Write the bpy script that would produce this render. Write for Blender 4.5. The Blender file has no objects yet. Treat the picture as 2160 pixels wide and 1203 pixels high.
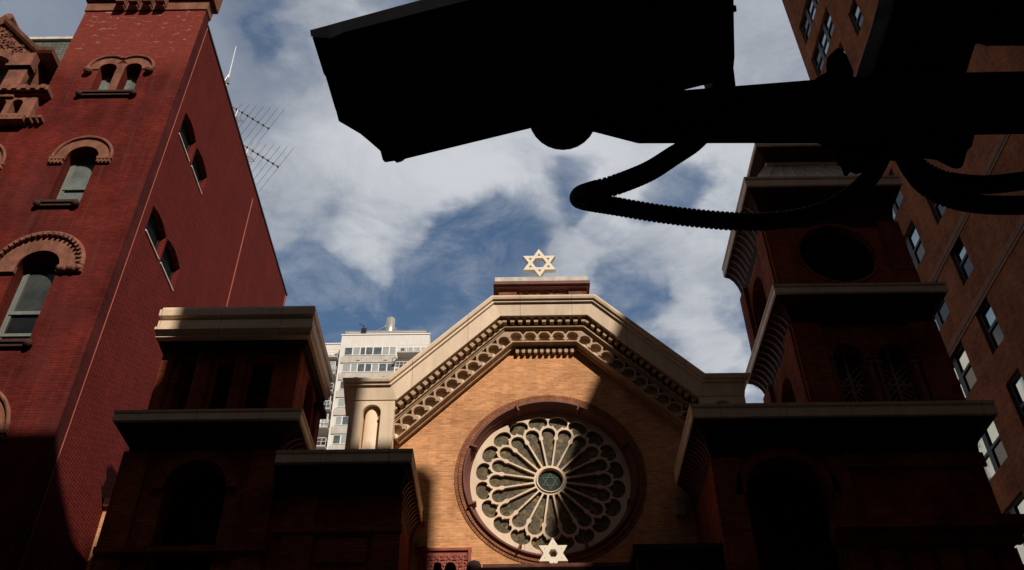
import bpy, bmesh, math, random
from mathutils import Vector, Matrix
from mathutils.geometry import tessellate_polygon
random.seed(7)
sc = bpy.context.scene
COL = sc.collection
R_ = math.radians
# ------------------------------------------------------------------ camera
FPX, PITCH, ROLL, EYE = 1985.0, R_(40.73), R_(.715), 1.6
FW = Vector((0, math.cos(PITCH), math.sin(PITCH)))
_u0 = Vector((0, -math.sin(PITCH), math.cos(PITCH))); _r0 = Vector((1, 0, 0))
RT = _r0*math.cos(ROLL) - _u0*math.sin(ROLL)
UP = _r0*math.sin(ROLL) + _u0*math.cos(ROLL)
cam = bpy.data.cameras.new('camera'); camo = bpy.data.objects.new('camera', cam); COL.objects.link(camo)
cam.sensor_width = 36; cam.lens = 36*FPX/2160; cam.clip_start = .05; cam.clip_end = 3000
m = Matrix((RT, UP, -FW)).transposed().to_4x4(); m.translation = (0, 0, EYE); camo.matrix_world = m
sc.camera = camo
# survey helpers: where the sight line through a photo point meets a real wall plane
def ray(x, y): return FW + RT*((x-1080)/FPX) + UP*((601.5-y)/FPX)
def PY(x, y, Y):
    d = ray(x, y); t = Y/d.y; return (d.x*t, EYE+d.z*t)
def PX(x, y, X):
    d = ray(x, y); t = X/d.x; return (d.y*t, EYE+d.z*t)
def PD(x, y, zc): return Vector((0, 0, EYE)) + ray(x, y)*zc
# ------------------------------------------------------------------ light
AZ, EL = R_(28), R_(40)
SUN = Vector((math.sin(AZ)*math.cos(EL), -math.cos(AZ)*math.cos(EL), math.sin(EL)))
sl = bpy.data.lights.new('sun', 'SUN'); slo = bpy.data.objects.new('sun', sl); COL.objects.link(slo)
sl.energy = 4.9; sl.angle = R_(.53); sl.color = (1, .89, .79)
slo.rotation_euler = SUN.to_track_quat('Z', 'Y').to_euler(); slo.location = (20, -40, 60)
sc.view_settings.view_transform = 'Standard'; sc.view_settings.look = 'None'
sc.view_settings.exposure = 0; sc.view_settings.gamma = 1
world = bpy.data.worlds.new('World'); sc.world = world; world.use_nodes = True
def sky():
    nt = world.node_tree; N = nt.nodes; L = nt.links; N.clear()
    def nd(t, **k):
        n = N.new(t)
        for a, b in k.items(): setattr(n, a, b)
        return n
    def mth(op, a, b=None, c=None, clamp=False):
        n = nd('ShaderNodeMath', operation=op, use_clamp=clamp)
        for i, v in enumerate((a, b, c)):
            if v is None: continue
            if isinstance(v, (int, float)): n.inputs[i].default_value = v
            else: L.new(v, n.inputs[i])
        return n.outputs[0]
    def sstep(v, a, b):
        n = nd('ShaderNodeMapRange', interpolation_type='SMOOTHSTEP'); L.new(v, n.inputs[0])
        n.inputs[1].default_value = a; n.inputs[2].default_value = b
        return n.outputs[0]
    out = nd('ShaderNodeOutputWorld'); bg = nd('ShaderNodeBackground'); bg.inputs[1].default_value = .1
    L.new(bg.outputs[0], out.inputs[0])
    st = nd('ShaderNodeTexSky', sky_type='NISHITA'); st.sun_disc = False
    st.sun_elevation = EL; st.sun_rotation = R_(180) - AZ; st.altitude = 50; st.air_density = 1.0; st.dust_density = .8; st.ozone_density = 1.0
    tc = nd('ShaderNodeTexCoord'); d = tc.outputs['Generated']
    sp = nd('ShaderNodeSeparateXYZ'); L.new(d, sp.inputs[0])
    z = mth('MAXIMUM', sp.outputs[2], .08)
    pl = nd('ShaderNodeCombineXYZ'); L.new(mth('DIVIDE', sp.outputs[0], z), pl.inputs[0]); L.new(mth('DIVIDE', sp.outputs[1], z), pl.inputs[1])
    def noise(scale, det, rough, off=0, dist=0):
        mp = nd('ShaderNodeMapping'); mp.inputs[1].default_value = (off, off*.7, off*.3); L.new(pl.outputs[0], mp.inputs[0])
        n = nd('ShaderNodeTexNoise'); n.inputs['Scale'].default_value = scale; n.inputs['Detail'].default_value = det
        n.inputs['Roughness'].default_value = rough; n.inputs['Distortion'].default_value = dist; L.new(mp.outputs[0], n.inputs[0]); return n.outputs[0]
    n1 = noise(3.2, 9, .58, 3.1, .25)
    n2 = noise(2.0, 6, .5, 8.4)
    n3 = noise(8.0, 9, .66, 1.7, .5)
    cov = mth('MULTIPLY', mth('SUBTRACT', n1, .5), 1.5)
    cov = mth('ADD', cov, mth('MULTIPLY', mth('SUBTRACT', n3, .5), .9))
    wn = nd('ShaderNodeTexNoise'); wn.inputs['Scale'].default_value = 5.5; wn.inputs['Detail'].default_value = 5; L.new(pl.outputs[0], wn.inputs[0])
    sb = nd('ShaderNodeVectorMath', operation='SUBTRACT'); L.new(wn.outputs['Color'], sb.inputs[0]); sb.inputs[1].default_value = (.5, .5, .5)
    scl = nd('ShaderNodeVectorMath', operation='SCALE'); L.new(sb.outputs[0], scl.inputs[0]); scl.inputs['Scale'].default_value = .16
    ad = nd('ShaderNodeVectorMath', operation='ADD'); L.new(d, ad.inputs[0]); L.new(scl.outputs[0], ad.inputs[1])
    nr = nd('ShaderNodeVectorMath', operation='NORMALIZE'); L.new(ad.outputs[0], nr.inputs[0])
    # where the cloud deck is open or thick (directions on the sky)
    for (px, py, r0, r1, w) in SKYB:
        v = ray(px, py).normalized()
        dp = nd('ShaderNodeVectorMath', operation='DOT_PRODUCT'); L.new(nr.outputs[0], dp.inputs[0]); dp.inputs[1].default_value = v
        cov = mth('ADD', cov, mth('MULTIPLY', sstep(dp.outputs['Value'], math.cos(R_(r1)), math.cos(R_(r0))), w))
    mask = mth('MAXIMUM', mth('POWER', sstep(cov, -.75, .62), 1.25), mth('MULTIPLY', sstep(n3, .38, .7), .34))
    mask = mth('MULTIPLY', mask, sstep(sp.outputs[1], -.15, .25))
    cr = nd('ShaderNodeMix', data_type='RGBA'); sh = mth('ADD', mth('MULTIPLY', mth('SUBTRACT', n2, .5), 2.2), mth('MULTIPLY', mth('SUBTRACT', n3, .5), 1.3))
    for (px, py, r0, r1, w) in SKYG:
        v = ray(px, py).normalized(); dp = nd('ShaderNodeVectorMath', operation='DOT_PRODUCT'); L.new(nr.outputs[0], dp.inputs[0]); dp.inputs[1].default_value = v
        sh = mth('ADD', sh, mth('MULTIPLY', sstep(dp.outputs['Value'], math.cos(R_(r1)), math.cos(R_(r0))), w))
    L.new(sstep(sh, -.75, .6), cr.inputs[0])
    cr.inputs[6].default_value = (2.5, 2.85, 3.5, 1); cr.inputs[7].default_value = (6.0, 6.2, 6.6, 1)
    tint = nd('ShaderNodeMix', data_type='RGBA', blend_type='MULTIPLY'); tint.inputs[0].default_value = 1
    L.new(st.outputs[0], tint.inputs[6]); tint.inputs[7].default_value = SKYT
    dim_south = nd('ShaderNodeMix', data_type='RGBA', blend_type='MULTIPLY'); L.new(sstep(sp.outputs[1], .25, -.2), dim_south.inputs[0])   # unseen southern sky darkened and warmed to cut fill light
    L.new(tint.outputs[2], dim_south.inputs[6]); dim_south.inputs[7].default_value = (.62, .42, .3, 1)
    mx = nd('ShaderNodeMix', data_type='RGBA'); L.new(mask, mx.inputs[0]); L.new(dim_south.outputs[2], mx.inputs[6]); L.new(cr.outputs[2], mx.inputs[7])
    L.new(mx.outputs[2], bg.inputs[0])
SKYT = (.86, 1.0, 1.04, 1)
SKYB = [  # px, py in the photo only name the direction: inner/outer angle in degrees, weight
    (1080, 180, 6, 24, .42), (720, 330, 3, 11, .3), (120, 0, 4, 14, .5), (1640, 90, 3, 9, .4), (1350, 340, 1, 5, .3),
    (600, 70, .6, 4.5, -.85), (520, 20, .4, 2.6, .35), (690, 10, .3, 2.2, .5), (830, 15, .5, 3.6, -.8), (595, 110, .2, 1.6, -.3),
    (1430, 405, .3, 2.4, -.85), (1210, 385, .3, 2.4, -.8), (1290, 450, .3, 2.6, -.5), (1100, 470, .5, 3, -.45), (980, 520, .5, 3.4, -.5),
    (800, 630, 1.5, 8, -.85), (1000, 590, 1, 6, -.7), (1310, 630, .6, 4.5, -.7), (1570, 680, .4, 2.6, -.85), (700, 690, .6, 4, -.5), (960, 690, 1, 5, -.4), (640, 600, .4, 3, -.3),
    (1480, 690, 1, 4.2, .95), (1400, 560, 1, 3.6, .5), (640, 640, .4, 2.6, .6), (1240, 530, .4, 2.4, .8), (870, 480, 1, 5, .35), (960, 655, .3, 2.2, .75), (760, 540, .5, 2.6, .4), (1530, 560, .6, 3, .4)]
SKYG = [(120, 0, 3, 14, -.8), (1630, 80, 2, 9, -.5), (900, 320, 2, 10, .45), (1500, 370, 1, 5, .3), (560, 250, 1, 5, .15), (600, 70, 1, 7, -.45), (1100, 430, 1, 5, -.3), (1000, 600, 2, 7, -.35), (1500, 720, 1, 4, .25)]
sky()
# ------------------------------------------------------------------ materials
def new_mat(name):
    mt = bpy.data.materials.new(name); mt.use_nodes = True
    nt = mt.node_tree; return mt, nt, nt.nodes['Principled BSDF']
def _n(nt, t, **k):
    n = nt.nodes.new(t)
    for a, b in k.items(): setattr(n, a, b)
    return n
def _noise(nt, vec, scale, det=5, rough=.6, stretch=None):
    mp = _n(nt, 'ShaderNodeMapping'); nt.links.new(vec, mp.inputs[0])
    if stretch: mp.inputs[3].default_value = stretch
    n = _n(nt, 'ShaderNodeTexNoise'); n.inputs['Scale'].default_value = scale; n.inputs['Detail'].default_value = det; n.inputs['Roughness'].default_value = rough
    nt.links.new(mp.outputs[0], n.inputs[0]); return n.outputs[0]
def _map(nt, v, a, b, c, d):
    n = _n(nt, 'ShaderNodeMapRange'); nt.links.new(v, n.inputs[0])
    for i, x in enumerate((a, b, c, d)): n.inputs[i+1].default_value = x
    return n.outputs[0]
def _mix(nt, f, a, b, blend='MIX'):
    n = _n(nt, 'ShaderNodeMix', data_type='RGBA', blend_type=blend)
    for i, v in ((0, f), (6, a), (7, b)):
        if isinstance(v, (int, float)): n.inputs[i].default_value = v
        elif isinstance(v, tuple): n.inputs[i].default_value = (*v, 1) if len(v) == 3 else v
        else: nt.links.new(v, n.inputs[i])
    return n.outputs[2]
def plain(name, col, rough=.7, var=.25, scale=3.0, bump=.0, spec=.3, metal=0, dirt=None, streak=.2, joint=0):
    """paint, stone or metal with mottling, rain streaks and an optional soiling colour"""
    mt, nt, b = new_mat(name); g = _n(nt, 'ShaderNodeNewGeometry').outputs['Position']
    n1 = _noise(nt, g, scale, 8, .65); n2 = _noise(nt, g, 2.2, 4, .6, (2.2, 2.2, .22))
    c = _mix(nt, 1, col, _n_rgb(nt, _map(nt, n1, .3, .7, 1-var, 1+var*.6)), 'MULTIPLY')
    if streak: c = _mix(nt, 1, c, _n_rgb(nt, _map(nt, n2, .35, .7, 1, 1-streak)), 'MULTIPLY')
    if dirt: c = _mix(nt, _map(nt, _noise(nt, g, scale*.6, 6, .7), .5, .72, 0, .8), c, dirt)
    if joint:       # sheet-metal seams every so often along the run
        sp = _n(nt, 'ShaderNodeSeparateXYZ'); nt.links.new(g, sp.inputs[0]); q = sp.outputs[0]
        for op, v in (('ADD', 40.3), ('DIVIDE', joint), ('FRACT', 0), ('LESS_THAN', .012)):
            k = _n(nt, 'ShaderNodeMath', operation=op); nt.links.new(q, k.inputs[0]); k.inputs[1].default_value = v; q = k.outputs[0]
        f = _n(nt, 'ShaderNodeMath', operation='MULTIPLY'); nt.links.new(q, f.inputs[0]); f.inputs[1].default_value = .5; c = _mix(nt, f.outputs[0], c, (.1, .07, .05))
    nt.links.new(c, b.inputs['Base Color']); b.inputs['Metallic'].default_value = metal
    b.inputs['Roughness'].default_value = rough; b.inputs['Specular IOR Level'].default_value = spec
    if bump:
        bp = _n(nt, 'ShaderNodeBump'); bp.inputs['Strength'].default_value = bump; bp.inputs['Distance'].default_value = .02
        nt.links.new(_noise(nt, g, scale*6, 6, .7), bp.inputs['Height']); nt.links.new(bp.outputs[0], b.inputs['Normal'])
    return mt
def _n_rgb(nt, v):
    n = _n(nt, 'ShaderNodeCombineColor')
    for i in range(3): nt.links.new(v, n.inputs[i])
    return n.outputs[0]
def brick(name, c1, c2, mortar, bw=.215, rh=.068, ms=.007, var=.3, streak=.25, stain=None, white=None, radial=None, bump=.5, upper=None, grey=None):
    mt, nt, b = new_mat(name); g = _n(nt, 'ShaderNodeNewGeometry').outputs['Position']
    sp = _n(nt, 'ShaderNodeSeparateXYZ'); nt.links.new(g, sp.inputs[0])
    cb = _n(nt, 'ShaderNodeCombineXYZ')
    def mth(op, a, bb):
        n = _n(nt, 'ShaderNodeMath', operation=op)
        for i, v in enumerate((a, bb)):
            if isinstance(v, (int, float)): n.inputs[i].default_value = v
            else: nt.links.new(v, n.inputs[i])
        return n.outputs[0]
    if radial:      # voussoirs: courses run round a centre
        dx = mth('SUBTRACT', sp.outputs[0], radial[0]); dz = mth('SUBTRACT', sp.outputs[2], radial[1])
        nt.links.new(mth('MULTIPLY', mth('ARCTAN2', dz, dx), radial[2]), cb.inputs[0])
        nt.links.new(mth('SQRT', mth('ADD', mth('MULTIPLY', dx, dx), mth('MULTIPLY', dz, dz)), 0), cb.inputs[1])
    else:
        nt.links.new(mth('ADD', sp.outputs[0], sp.outputs[1]), cb.inputs[0]); nt.links.new(sp.outputs[2], cb.inputs[1])
    bt = _n(nt, 'ShaderNodeTexBrick'); nt.links.new(cb.outputs[0], bt.inputs[0])
    bt.inputs['Color1'].default_value = (*c1, 1); bt.inputs['Color2'].default_value = (*c2, 1); bt.inputs['Mortar'].default_value = (*mortar, 1)
    bt.inputs['Scale'].default_value = 1; bt.inputs['Brick Width'].default_value = bw; bt.inputs['Row Height'].default_value = rh
    bt.inputs['Mortar Size'].default_value = ms; bt.inputs['Mortar Smooth'].default_value = .3; bt.inputs['Bias'].default_value = -.1
    n1 = _noise(nt, g, .9, 8, .62); n2 = _noise(nt, g, 1.5, 5, .6, (2.5, 2.5, .2)); n3 = _noise(nt, g, 14, 3, .5, (.5, .5, 2.2))
    c = _mix(nt, 1, bt.outputs[0], _n_rgb(nt, _map(nt, n1, .3, .7, 1-var, 1+var*.7)), 'MULTIPLY')
    c = _mix(nt, 1, c, _n_rgb(nt, _map(nt, n2, .4, .7, 1, 1-streak)), 'MULTIPLY')
    c = _mix(nt, 1, c, _n_rgb(nt, _map(nt, n3, .3, .7, .82, 1.18)), 'MULTIPLY')
    if stain: c = _mix(nt, _map(nt, _noise(nt, g, .55, 7, .7), .5, .72, 0, .75), c, stain)
    if upper:       # the top of the wall was never repainted
        z_ = mth('ADD', sp.outputs[2], mth('MULTIPLY', mth('SUBTRACT', n1, .5), 1.2))
        c = _mix(nt, _map(nt, z_, upper[0], upper[1], 0, .75), c, _mix(nt, 1, upper[2], _n_rgb(nt, _map(nt, n3, .3, .7, .75, 1.2)), 'MULTIPLY'))
    if grey:        # pale wash-down streaks
        c = _mix(nt, _map(nt, _noise(nt, g, 2.6, 6, .7, (2.6, 2.6, .12)), .54, .74, 0, .8), c, grey)
    if white:       # efflorescence blooming on a course band
        zz = mth('MULTIPLY', _map(nt, sp.outputs[2], white[0], white[1], 0, 1), _map(nt, _noise(nt, g, 3.2, 8, .75, (.8, .8, 2.6)), .585, .65, 0, 1))
        c = _mix(nt, zz, c, (.52, .42, .39))
    nt.links.new(c, b.inputs['Base Color']); b.inputs['Roughness'].default_value = .9; b.inputs['Specular IOR Level'].default_value = .06
    if bump:
        bp = _n(nt, 'ShaderNodeBump'); bp.inputs['Strength'].default_value = bump; bp.inputs['Distance'].default_value = .012; bp.invert = True
        nt.links.new(bt.outputs['Fac'], bp.inputs['Height']); nt.links.new(bp.outputs[0], b.inputs['Normal'])
    return mt
def glassy(name, col, rough=.08, mirror=0.0, var=.3):
    mt, nt, b = new_mat(name); g = _n(nt, 'ShaderNodeNewGeometry').outputs['Position']
    c = _mix(nt, 1, col, _n_rgb(nt, _map(nt, _noise(nt, g, 1.7, 3), .35, .65, 1-var, 1+var)), 'MULTIPLY')
    nt.links.new(c, b.inputs['Base Color']); b.inputs['Roughness'].default_value = rough; b.inputs['Metallic'].default_value = mirror
    bp = _n(nt, 'ShaderNodeBump'); bp.inputs['Strength'].default_value = .04; nt.links.new(_noise(nt, g, 1.2, 2), bp.inputs['Height']); nt.links.new(bp.outputs[0], b.inputs['Normal'])
    return mt
def stained(name, cx, cz):
    mt, nt, b = new_mat(name); g = _n(nt, 'ShaderNodeNewGeometry').outputs['Position']
    vo = _n(nt, 'ShaderNodeTexVoronoi', feature='DISTANCE_TO_EDGE'); vo.inputs['Scale'].default_value = 13; nt.links.new(g, vo.inputs[0])
    v2 = _n(nt, 'ShaderNodeTexVoronoi'); v2.inputs['Scale'].default_value = 13; nt.links.new(g, v2.inputs[0])
    cr = _n(nt, 'ShaderNodeValToRGB'); nt.links.new(_mapc(nt, v2.outputs['Color']), cr.inputs[0])
    e = cr.color_ramp.elements; e[0].color = (.05, .045, .035, 1); e[1].color = (.3, .2, .05, 1)
    for p, c in ((.3, (.1, .09, .06, 1)), (.5, (.16, .105, .06, 1)), (.7, (.07, .085, .06, 1))): x = e.new(p); x.color = c
    big = _noise(nt, g, 2.6, 3)
    c = _mix(nt, _map(nt, big, .4, .6, 0, .65), cr.outputs[0], (.075, .058, .042))
    c = _mix(nt, _map(nt, vo.outputs[0], .0, .05, .85, 0), c, (.19, .17, .12))
    nt.links.new(c, b.inputs['Base Color']); b.inputs['Roughness'].default_value = .25; b.inputs['Specular IOR Level'].default_value = .25
    return mt
def _mapc(nt, col):
    s = _n(nt, 'ShaderNodeSeparateColor'); nt.links.new(col, s.inputs[0]); return s.outputs[0]
M = dict(
    buff=brick('buff_brick', (.7, .34, .15), (.54, .235, .095), (.6, .39, .23), var=.22, streak=.15),
    ring=brick('voussoir_brick', (.36, .15, .075), (.27, .105, .055), (.16, .08, .05), radial=(.84, 12.52, 2.15), bw=.075, rh=.12, ms=.008, var=.2),
    shadebrick=brick('shaded_tower_brick', (.36, .09, .038), (.25, .058, .026), (.14, .055, .035), var=.4, stain=(.05, .02, .014)),  # darkened from the gable's buff brick, tower shade carried in the colour
    red=brick('painted_red_brick', (.15, .022, .016), (.108, .0155, .0115), (.078, .014, .011), var=.45, streak=.3, stain=(.07, .018, .017), white=(24.3, 26.0), upper=(23.6, 24.8, (.21, .043, .03)), grey=(.085, .038, .028)),
    redside=brick('red_side_brick', (.122, .0115, .0095), (.095, .009, .0075), (.17, .04, .03), var=.16, streak=.15, bw=.3, rh=.075, ms=.01, grey=(.1, .02, .018)),
    redpier=brick('red_pier_brick', (.115, .022, .02), (.09, .018, .017), (.06, .016, .015), var=.4, streak=.4, stain=(.035, .014, .013)),
    apt=brick('apartment_brick', (.31, .1, .04), (.21, .064, .028), (.12, .05, .03), var=.35, streak=.2),
    aptstrip=plain('string_course_brick', (.23, .115, .08), .9, .2, 5, spec=.05),
    cream=plain('cream_paint', (.78, .61, .43), .55, .1, 1.6, .06, .3, dirt=(.66, .5, .34), streak=.2, joint=1.35),
    creamold=plain('weathered_cream', (.5, .345, .21), .65, .25, 5, .2, .3, dirt=(.27, .165, .1), streak=.25),
    white=plain('star_paint', (.78, .7, .54), .45, .06, 2, .03, .4, streak=.06),
    brown=plain('brownstone', (.25, .108, .072), .9, .35, 4, .3, .08, dirt=(.11, .046, .032), streak=.35),
    darkbrown=plain('brown_paint', (.17, .06, .045), .6, .2, 3, .1, .3, streak=.2),
    hubglass=plain('hub_glass', (.02, .03, .022), .3, .6, 14, streak=0), sillstone=plain('blackened_sill', (.06, .026, .022), .85, .3, 4, .2, .2),
    shadestone=plain('shaded_stone', (.05, .026, .02), .9, .3, 3, .2, .15),  # near-black colour stands for shade on soffits, porch and low bays
    panel=plain('terracotta', (.34, .1, .07), .8, .2, 6, .2, .2),
    cap=plain('chalky_cap', (.66, .6, .5), .8, .3, 3.5, .1, .2, dirt=(.36, .42, .4)),
    sash=plain('sash_paint', (.17, .19, .165), .5, .15, 4), blind=glassy('blind_glass', (.12, .14, .13), .25),
    dimglass=glassy('dim_glass', (.045, .05, .047), .15), dark=glassy('dark_glass', (.012, .013, .014), .1), black=plain('unlit_black', (.006, .006, .006), .7, .2, 5, spec=.1, streak=0),  # the flat black stands for unlit interiors behind openings
    frame=plain('dark_frame', (.012, .014, .014), .5, .2, 5, streak=0), mirror=glassy('sky_glass', (.42, .48, .49), .03, 1.0, .06),
    stained=stained('stained_glass', .84, 12.52), lead=plain('green_lead', (.05, .09, .07), .5, .2, 9, streak=0),
    slate=brick('slate', (.12, .125, .11), (.09, .1, .09), (.04, .045, .04), bw=.3, rh=.2, ms=.012, var=.25, streak=.3),
    tin=plain('standing_seam_tin', (.9, .8, .65), .4, .15, 2, .05, .4, metal=.55, dirt=(.4, .32, .24)),
    whitewall=plain('white_brick_wall', (.68, .66, .61), .85, .07, .6, 0, .2, streak=.1), concrete=plain('balcony_concrete', (.52, .49, .44), .85, .15, 1.2, 0, .2, streak=.2),
    winwhite=plain('white_frame', (.75, .75, .73), .5, .05, 3, streak=0), farglass=glassy('far_glass', (.1, .13, .15), .12, .15), curtain=plain('curtain_glass', (.34, .37, .37), .3, .15, 1.5, streak=.1),
    steel=plain('stack_steel', (.6, .58, .54), .35, .1, 2, metal=.6), metal=plain('antenna_metal', (.38, .38, .39), .45, .1, 6, metal=.3),
    housing=plain('shaded_housing', (.008, .008, .008), .6, .2, 6, spec=.1, streak=0), shield=plain('lit_shield', (.8, .72, .66), .55, .15, 9, streak=0),  # casing split by colour: underside darkened for shade, edge strip lightened as lit
    arm=plain('dark_arm_paint', (.008, .007, .007), .6, .3, 9, spec=.1, streak=0), rust=plain('weathered_steel', (.4, .38, .37), .7, .5, 40, .2, dirt=(.08, .06, .05)),
    rubber=plain('conduit_rubber', (.007, .007, .007), .7, .2, 9, spec=.1, streak=0),
    asphalt=plain('asphalt', (.05, .05, .05), .9, .3, 3, .2), paving=plain('paving', (.2, .19, .18), .9, .2, 2), rear=brick('rear_brick', (.08, .045, .03), (.06, .035, .025), (.06, .05, .04)),
    leaf=plain('leaf', (.06, .1, .03), .7, .4, 9),
)
# ------------------------------------------------------------------ building blocks
WLOC = {}
SPLIT = {'pilaster', 'colonnette', 'console', 'bracket', 'carved_boss', 'impost', 'star_bolt', 'clamp', 'lightning_cable', 'belfry_pier', 'corbel_stone', 'guy_wire', 'vent', 'pier', 'string_course', 'screw', 'star_post', 'cladding_rib', 'dentil', 'pane', 'hood_moulding', 'arch_surround', 'parapet_cap', 'moulding'}
def tag(o, label=None, cat=None, group=None, kind=None):
    for k, v in (('label', label), ('category', cat), ('group', group), ('kind', kind)):
        if v: o[k] = v
    return o
def thing(name, loc, label, cat, group=None):
    o = bpy.data.objects.new(name, None); COL.objects.link(o); o.location = loc; o.empty_display_size = .2
    WLOC[o] = Vector(loc); return tag(o, label, cat, group)
class MB:
    def __init__(s): s.v = []; s.f = []
    def add(s, vs, fs):
        k = len(s.v); s.v += [tuple(p) for p in vs]; s.f += [tuple(i+k for i in f) for f in fs]; return s
    def box(s, x0, x1, y0, y1, z0, z1):
        vs = [(x, y, z) for z in (z0, z1) for y in (y0, y1) for x in (x0, x1)]
        return s.add(vs, [(0, 2, 3, 1), (4, 5, 7, 6), (0, 1, 5, 4), (2, 6, 7, 3), (0, 4, 6, 2), (1, 3, 7, 5)])
    def rings(s, rs, caps=True, closed=False):
        n = len(rs[0]); vs = [p for r in rs for p in r]; fs = []
        m_ = len(rs)
        for i in range(m_ if closed else m_-1):
            j = (i+1) % m_
            for k in range(n): fs.append((i*n+k, i*n+(k+1) % n, j*n+(k+1) % n, j*n+k))
        if caps and not closed: fs += [tuple(range(n)), tuple((m_-1)*n+k for k in reversed(range(n)))]
        return s.add(vs, fs)
    def plate(s, outer, holes, d0, d1, mp):
        """flat slab with holes: 2-D outlines, thickness d0..d1, mp maps (u, v, d) into the world"""
        polys = [outer]+list(holes); flat = [p for q in polys for p in q]; n = len(flat)
        tr = tessellate_polygon([[Vector((a, b, 0)) for a, b in q] for q in polys])
        vs = [mp(a, b, d0) for a, b in flat]+[mp(a, b, d1) for a, b in flat]
        fs = [tuple(t) for t in tr]+[tuple(n+i for i in reversed(t)) for t in tr]; k = 0
        for q in polys:
            c = len(q)
            for i in range(c): a, b = k+i, k+(i+1) % c; fs.append((a, b, n+b, n+a))
            k += c
        return s.add(vs, fs)
    def tube(s, pts, rad, n=8, caps=True):
        pts = [Vector(p) for p in pts]; rs = []; prev = None
        for i, p in enumerate(pts):
            t = (pts[min(i+1, len(pts)-1)]-pts[max(i-1, 0)]).normalized()
            if prev is None: a = t.orthogonal().normalized()
            else: a = (prev-t*prev.dot(t)).normalized()
            prev = a; b = t.cross(a); r = rad[i] if isinstance(rad, (list, tuple)) else rad
            rs.append([p+a*(r*math.cos(2*math.pi*k/n))+b*(r*math.sin(2*math.pi*k/n)) for k in range(n)])
        return s.rings(rs, caps)
    def build(s, name, mat_, parent=None, smooth=False, label=None, bevel=0):
        if name in SPLIT and len(s.f) < 4000:        # every loose piece becomes an object of its own
            par = list(range(len(s.v)))
            def find(i):
                while par[i] != i: par[i] = par[par[i]]; i = par[i]
                return i
            for f in s.f:
                for i in f[1:]: par[find(i)] = find(f[0])
            gr = {}
            for f in s.f: gr.setdefault(find(f[0]), []).append(f)
            if len(gr) > 1:
                for fs in gr.values():
                    m_ = MB(); ix = sorted({i for f in fs for i in f}); mp = {i: k for k, i in enumerate(ix)}
                    m_.v = [s.v[i] for i in ix]; m_.f = [tuple(mp[i] for i in f) for f in fs]; o = m_.build(name, mat_, parent, smooth, label, bevel)
                return o
        off = WLOC.get(parent, Vector()) if parent else Vector()
        me = bpy.data.meshes.new(name); me.from_pydata([Vector(p)-off for p in s.v], [], s.f)
        bm = bmesh.new(); bm.from_mesh(me); bmesh.ops.recalc_face_normals(bm, faces=bm.faces); bm.to_mesh(me); bm.free()
        if smooth:
            for p in me.polygons: p.use_smooth = True
        me.materials.append(M[mat_] if isinstance(mat_, str) else mat_)
        o = bpy.data.objects.new(name, me); COL.objects.link(o)
        if parent: o.parent = parent; WLOC[o] = off
        else: WLOC[o] = Vector()
        if label: o['label'] = label
        if bevel:
            md = o.modifiers.new('b', 'BEVEL'); md.width = bevel; md.segments = 2; md.limit_method = 'ANGLE'
        return o
def front(Y): return lambda u, v, d: (u, Y+d, v)       # slab facing the street, d into the building
def sideX(X): return lambda u, v, d: (X+d, u, v)        # slab in a plane of constant X
def circ(cx, cz, r, n=48, a0=0): return [(cx+r*math.cos(a0+2*math.pi*i/n), cz+r*math.sin(a0+2*math.pi*i/n)) for i in range(n)]
def rect(x0, x1, z0, z1): return [(x0, z0), (x1, z0), (x1, z1), (x0, z1)]
def arch(x0, x1, z0, zs, n=14, pointed=0):
    c = (x0+x1)/2; r = (x1-x0)/2; pts = [(x0, z0), (x1, z0)]
    for i in range(n+1):
        a = math.pi*i/n; k = 1+pointed*math.sin(a)**4
        pts.append((c+r*math.cos(a), zs+r*math.sin(a)*k))
    return pts
def annulus(cx, cz, r0, r1, a0=0, a1=math.pi, n=28):
    A = [a0+(a1-a0)*i/n for i in range(n+1)]
    return [(cx+r1*math.cos(a), cz+r1*math.sin(a)) for a in A]+[(cx+r0*math.cos(a), cz+r0*math.sin(a)) for a in reversed(A)]
def cornice(wall, fas, prof):
    """projecting cornice round a rectangular tower: wall and fascia rectangles (x0,x1,y0,y1), profile of (t, z)"""
    mb = MB(); rs = []
    for t, z in prof:
        r = [wall[i]+(fas[i]-wall[i])*t for i in range(4)]
        rs.append([(r[0], r[2], z), (r[1], r[2], z), (r[1], r[3], z), (r[0], r[3], z)])
    return mb.rings(rs)
def cove(t0, t1, z0, z1, n=5): return [(t0+(t1-t0)*(1-math.cos(math.pi/2*i/n)), z0+(z1-z0)*math.sin(math.pi/2*i/n)) for i in range(n+1)]
def mitre(path, n):
    """offset an open XZ polyline by n along its left-hand (upper) normal"""
    out = []; P = [Vector(p) for p in path]
    for i, p in enumerate(P):
        ns = []
        for a, b in ((i-1, i), (i, i+1)):
            if 0 <= a and b < len(P):
                t = (P[b]-P[a]).normalized(); ns.append(Vector((-t.y, t.x)))
        if len(ns) == 1: q = p+ns[0]*n
        else:
            h = (ns[0]+ns[1]).normalized(); q = p+h*(n/h.dot(ns[0]))
        out.append((q.x, q.y))
    return out
def sweep(mb, path, prof, Y, ret=0):
    """run a moulding profile of (n, d) along an XZ path in front of plane Y"""
    cols = [mitre(path, n) for n, d in prof]
    def sh(i, k): return 0 if not ret or 0 < i < len(path)-1 else (1 if i else -1)*max(0, (prof[k][1] if prof[k][1] > 0 else .6)-ret)*1.1
    return mb.rings([[(cols[k][i][0]+sh(i, k), Y-prof[k][1], cols[k][i][1]) for k in range(len(prof))] for i in range(len(path))])
def along(path, step, lo=.5):
    """points, tangents along each straight run, evenly spaced"""
    for a, b in zip(path, path[1:]):
        a, b = Vector(a), Vector(b); L = (b-a).length; n = max(1, round(L/step)); t = (b-a)/L
        for i in range(n): yield a+t*(L*(i+lo)/n), t, Vector((-t.y, t.x))
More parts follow.
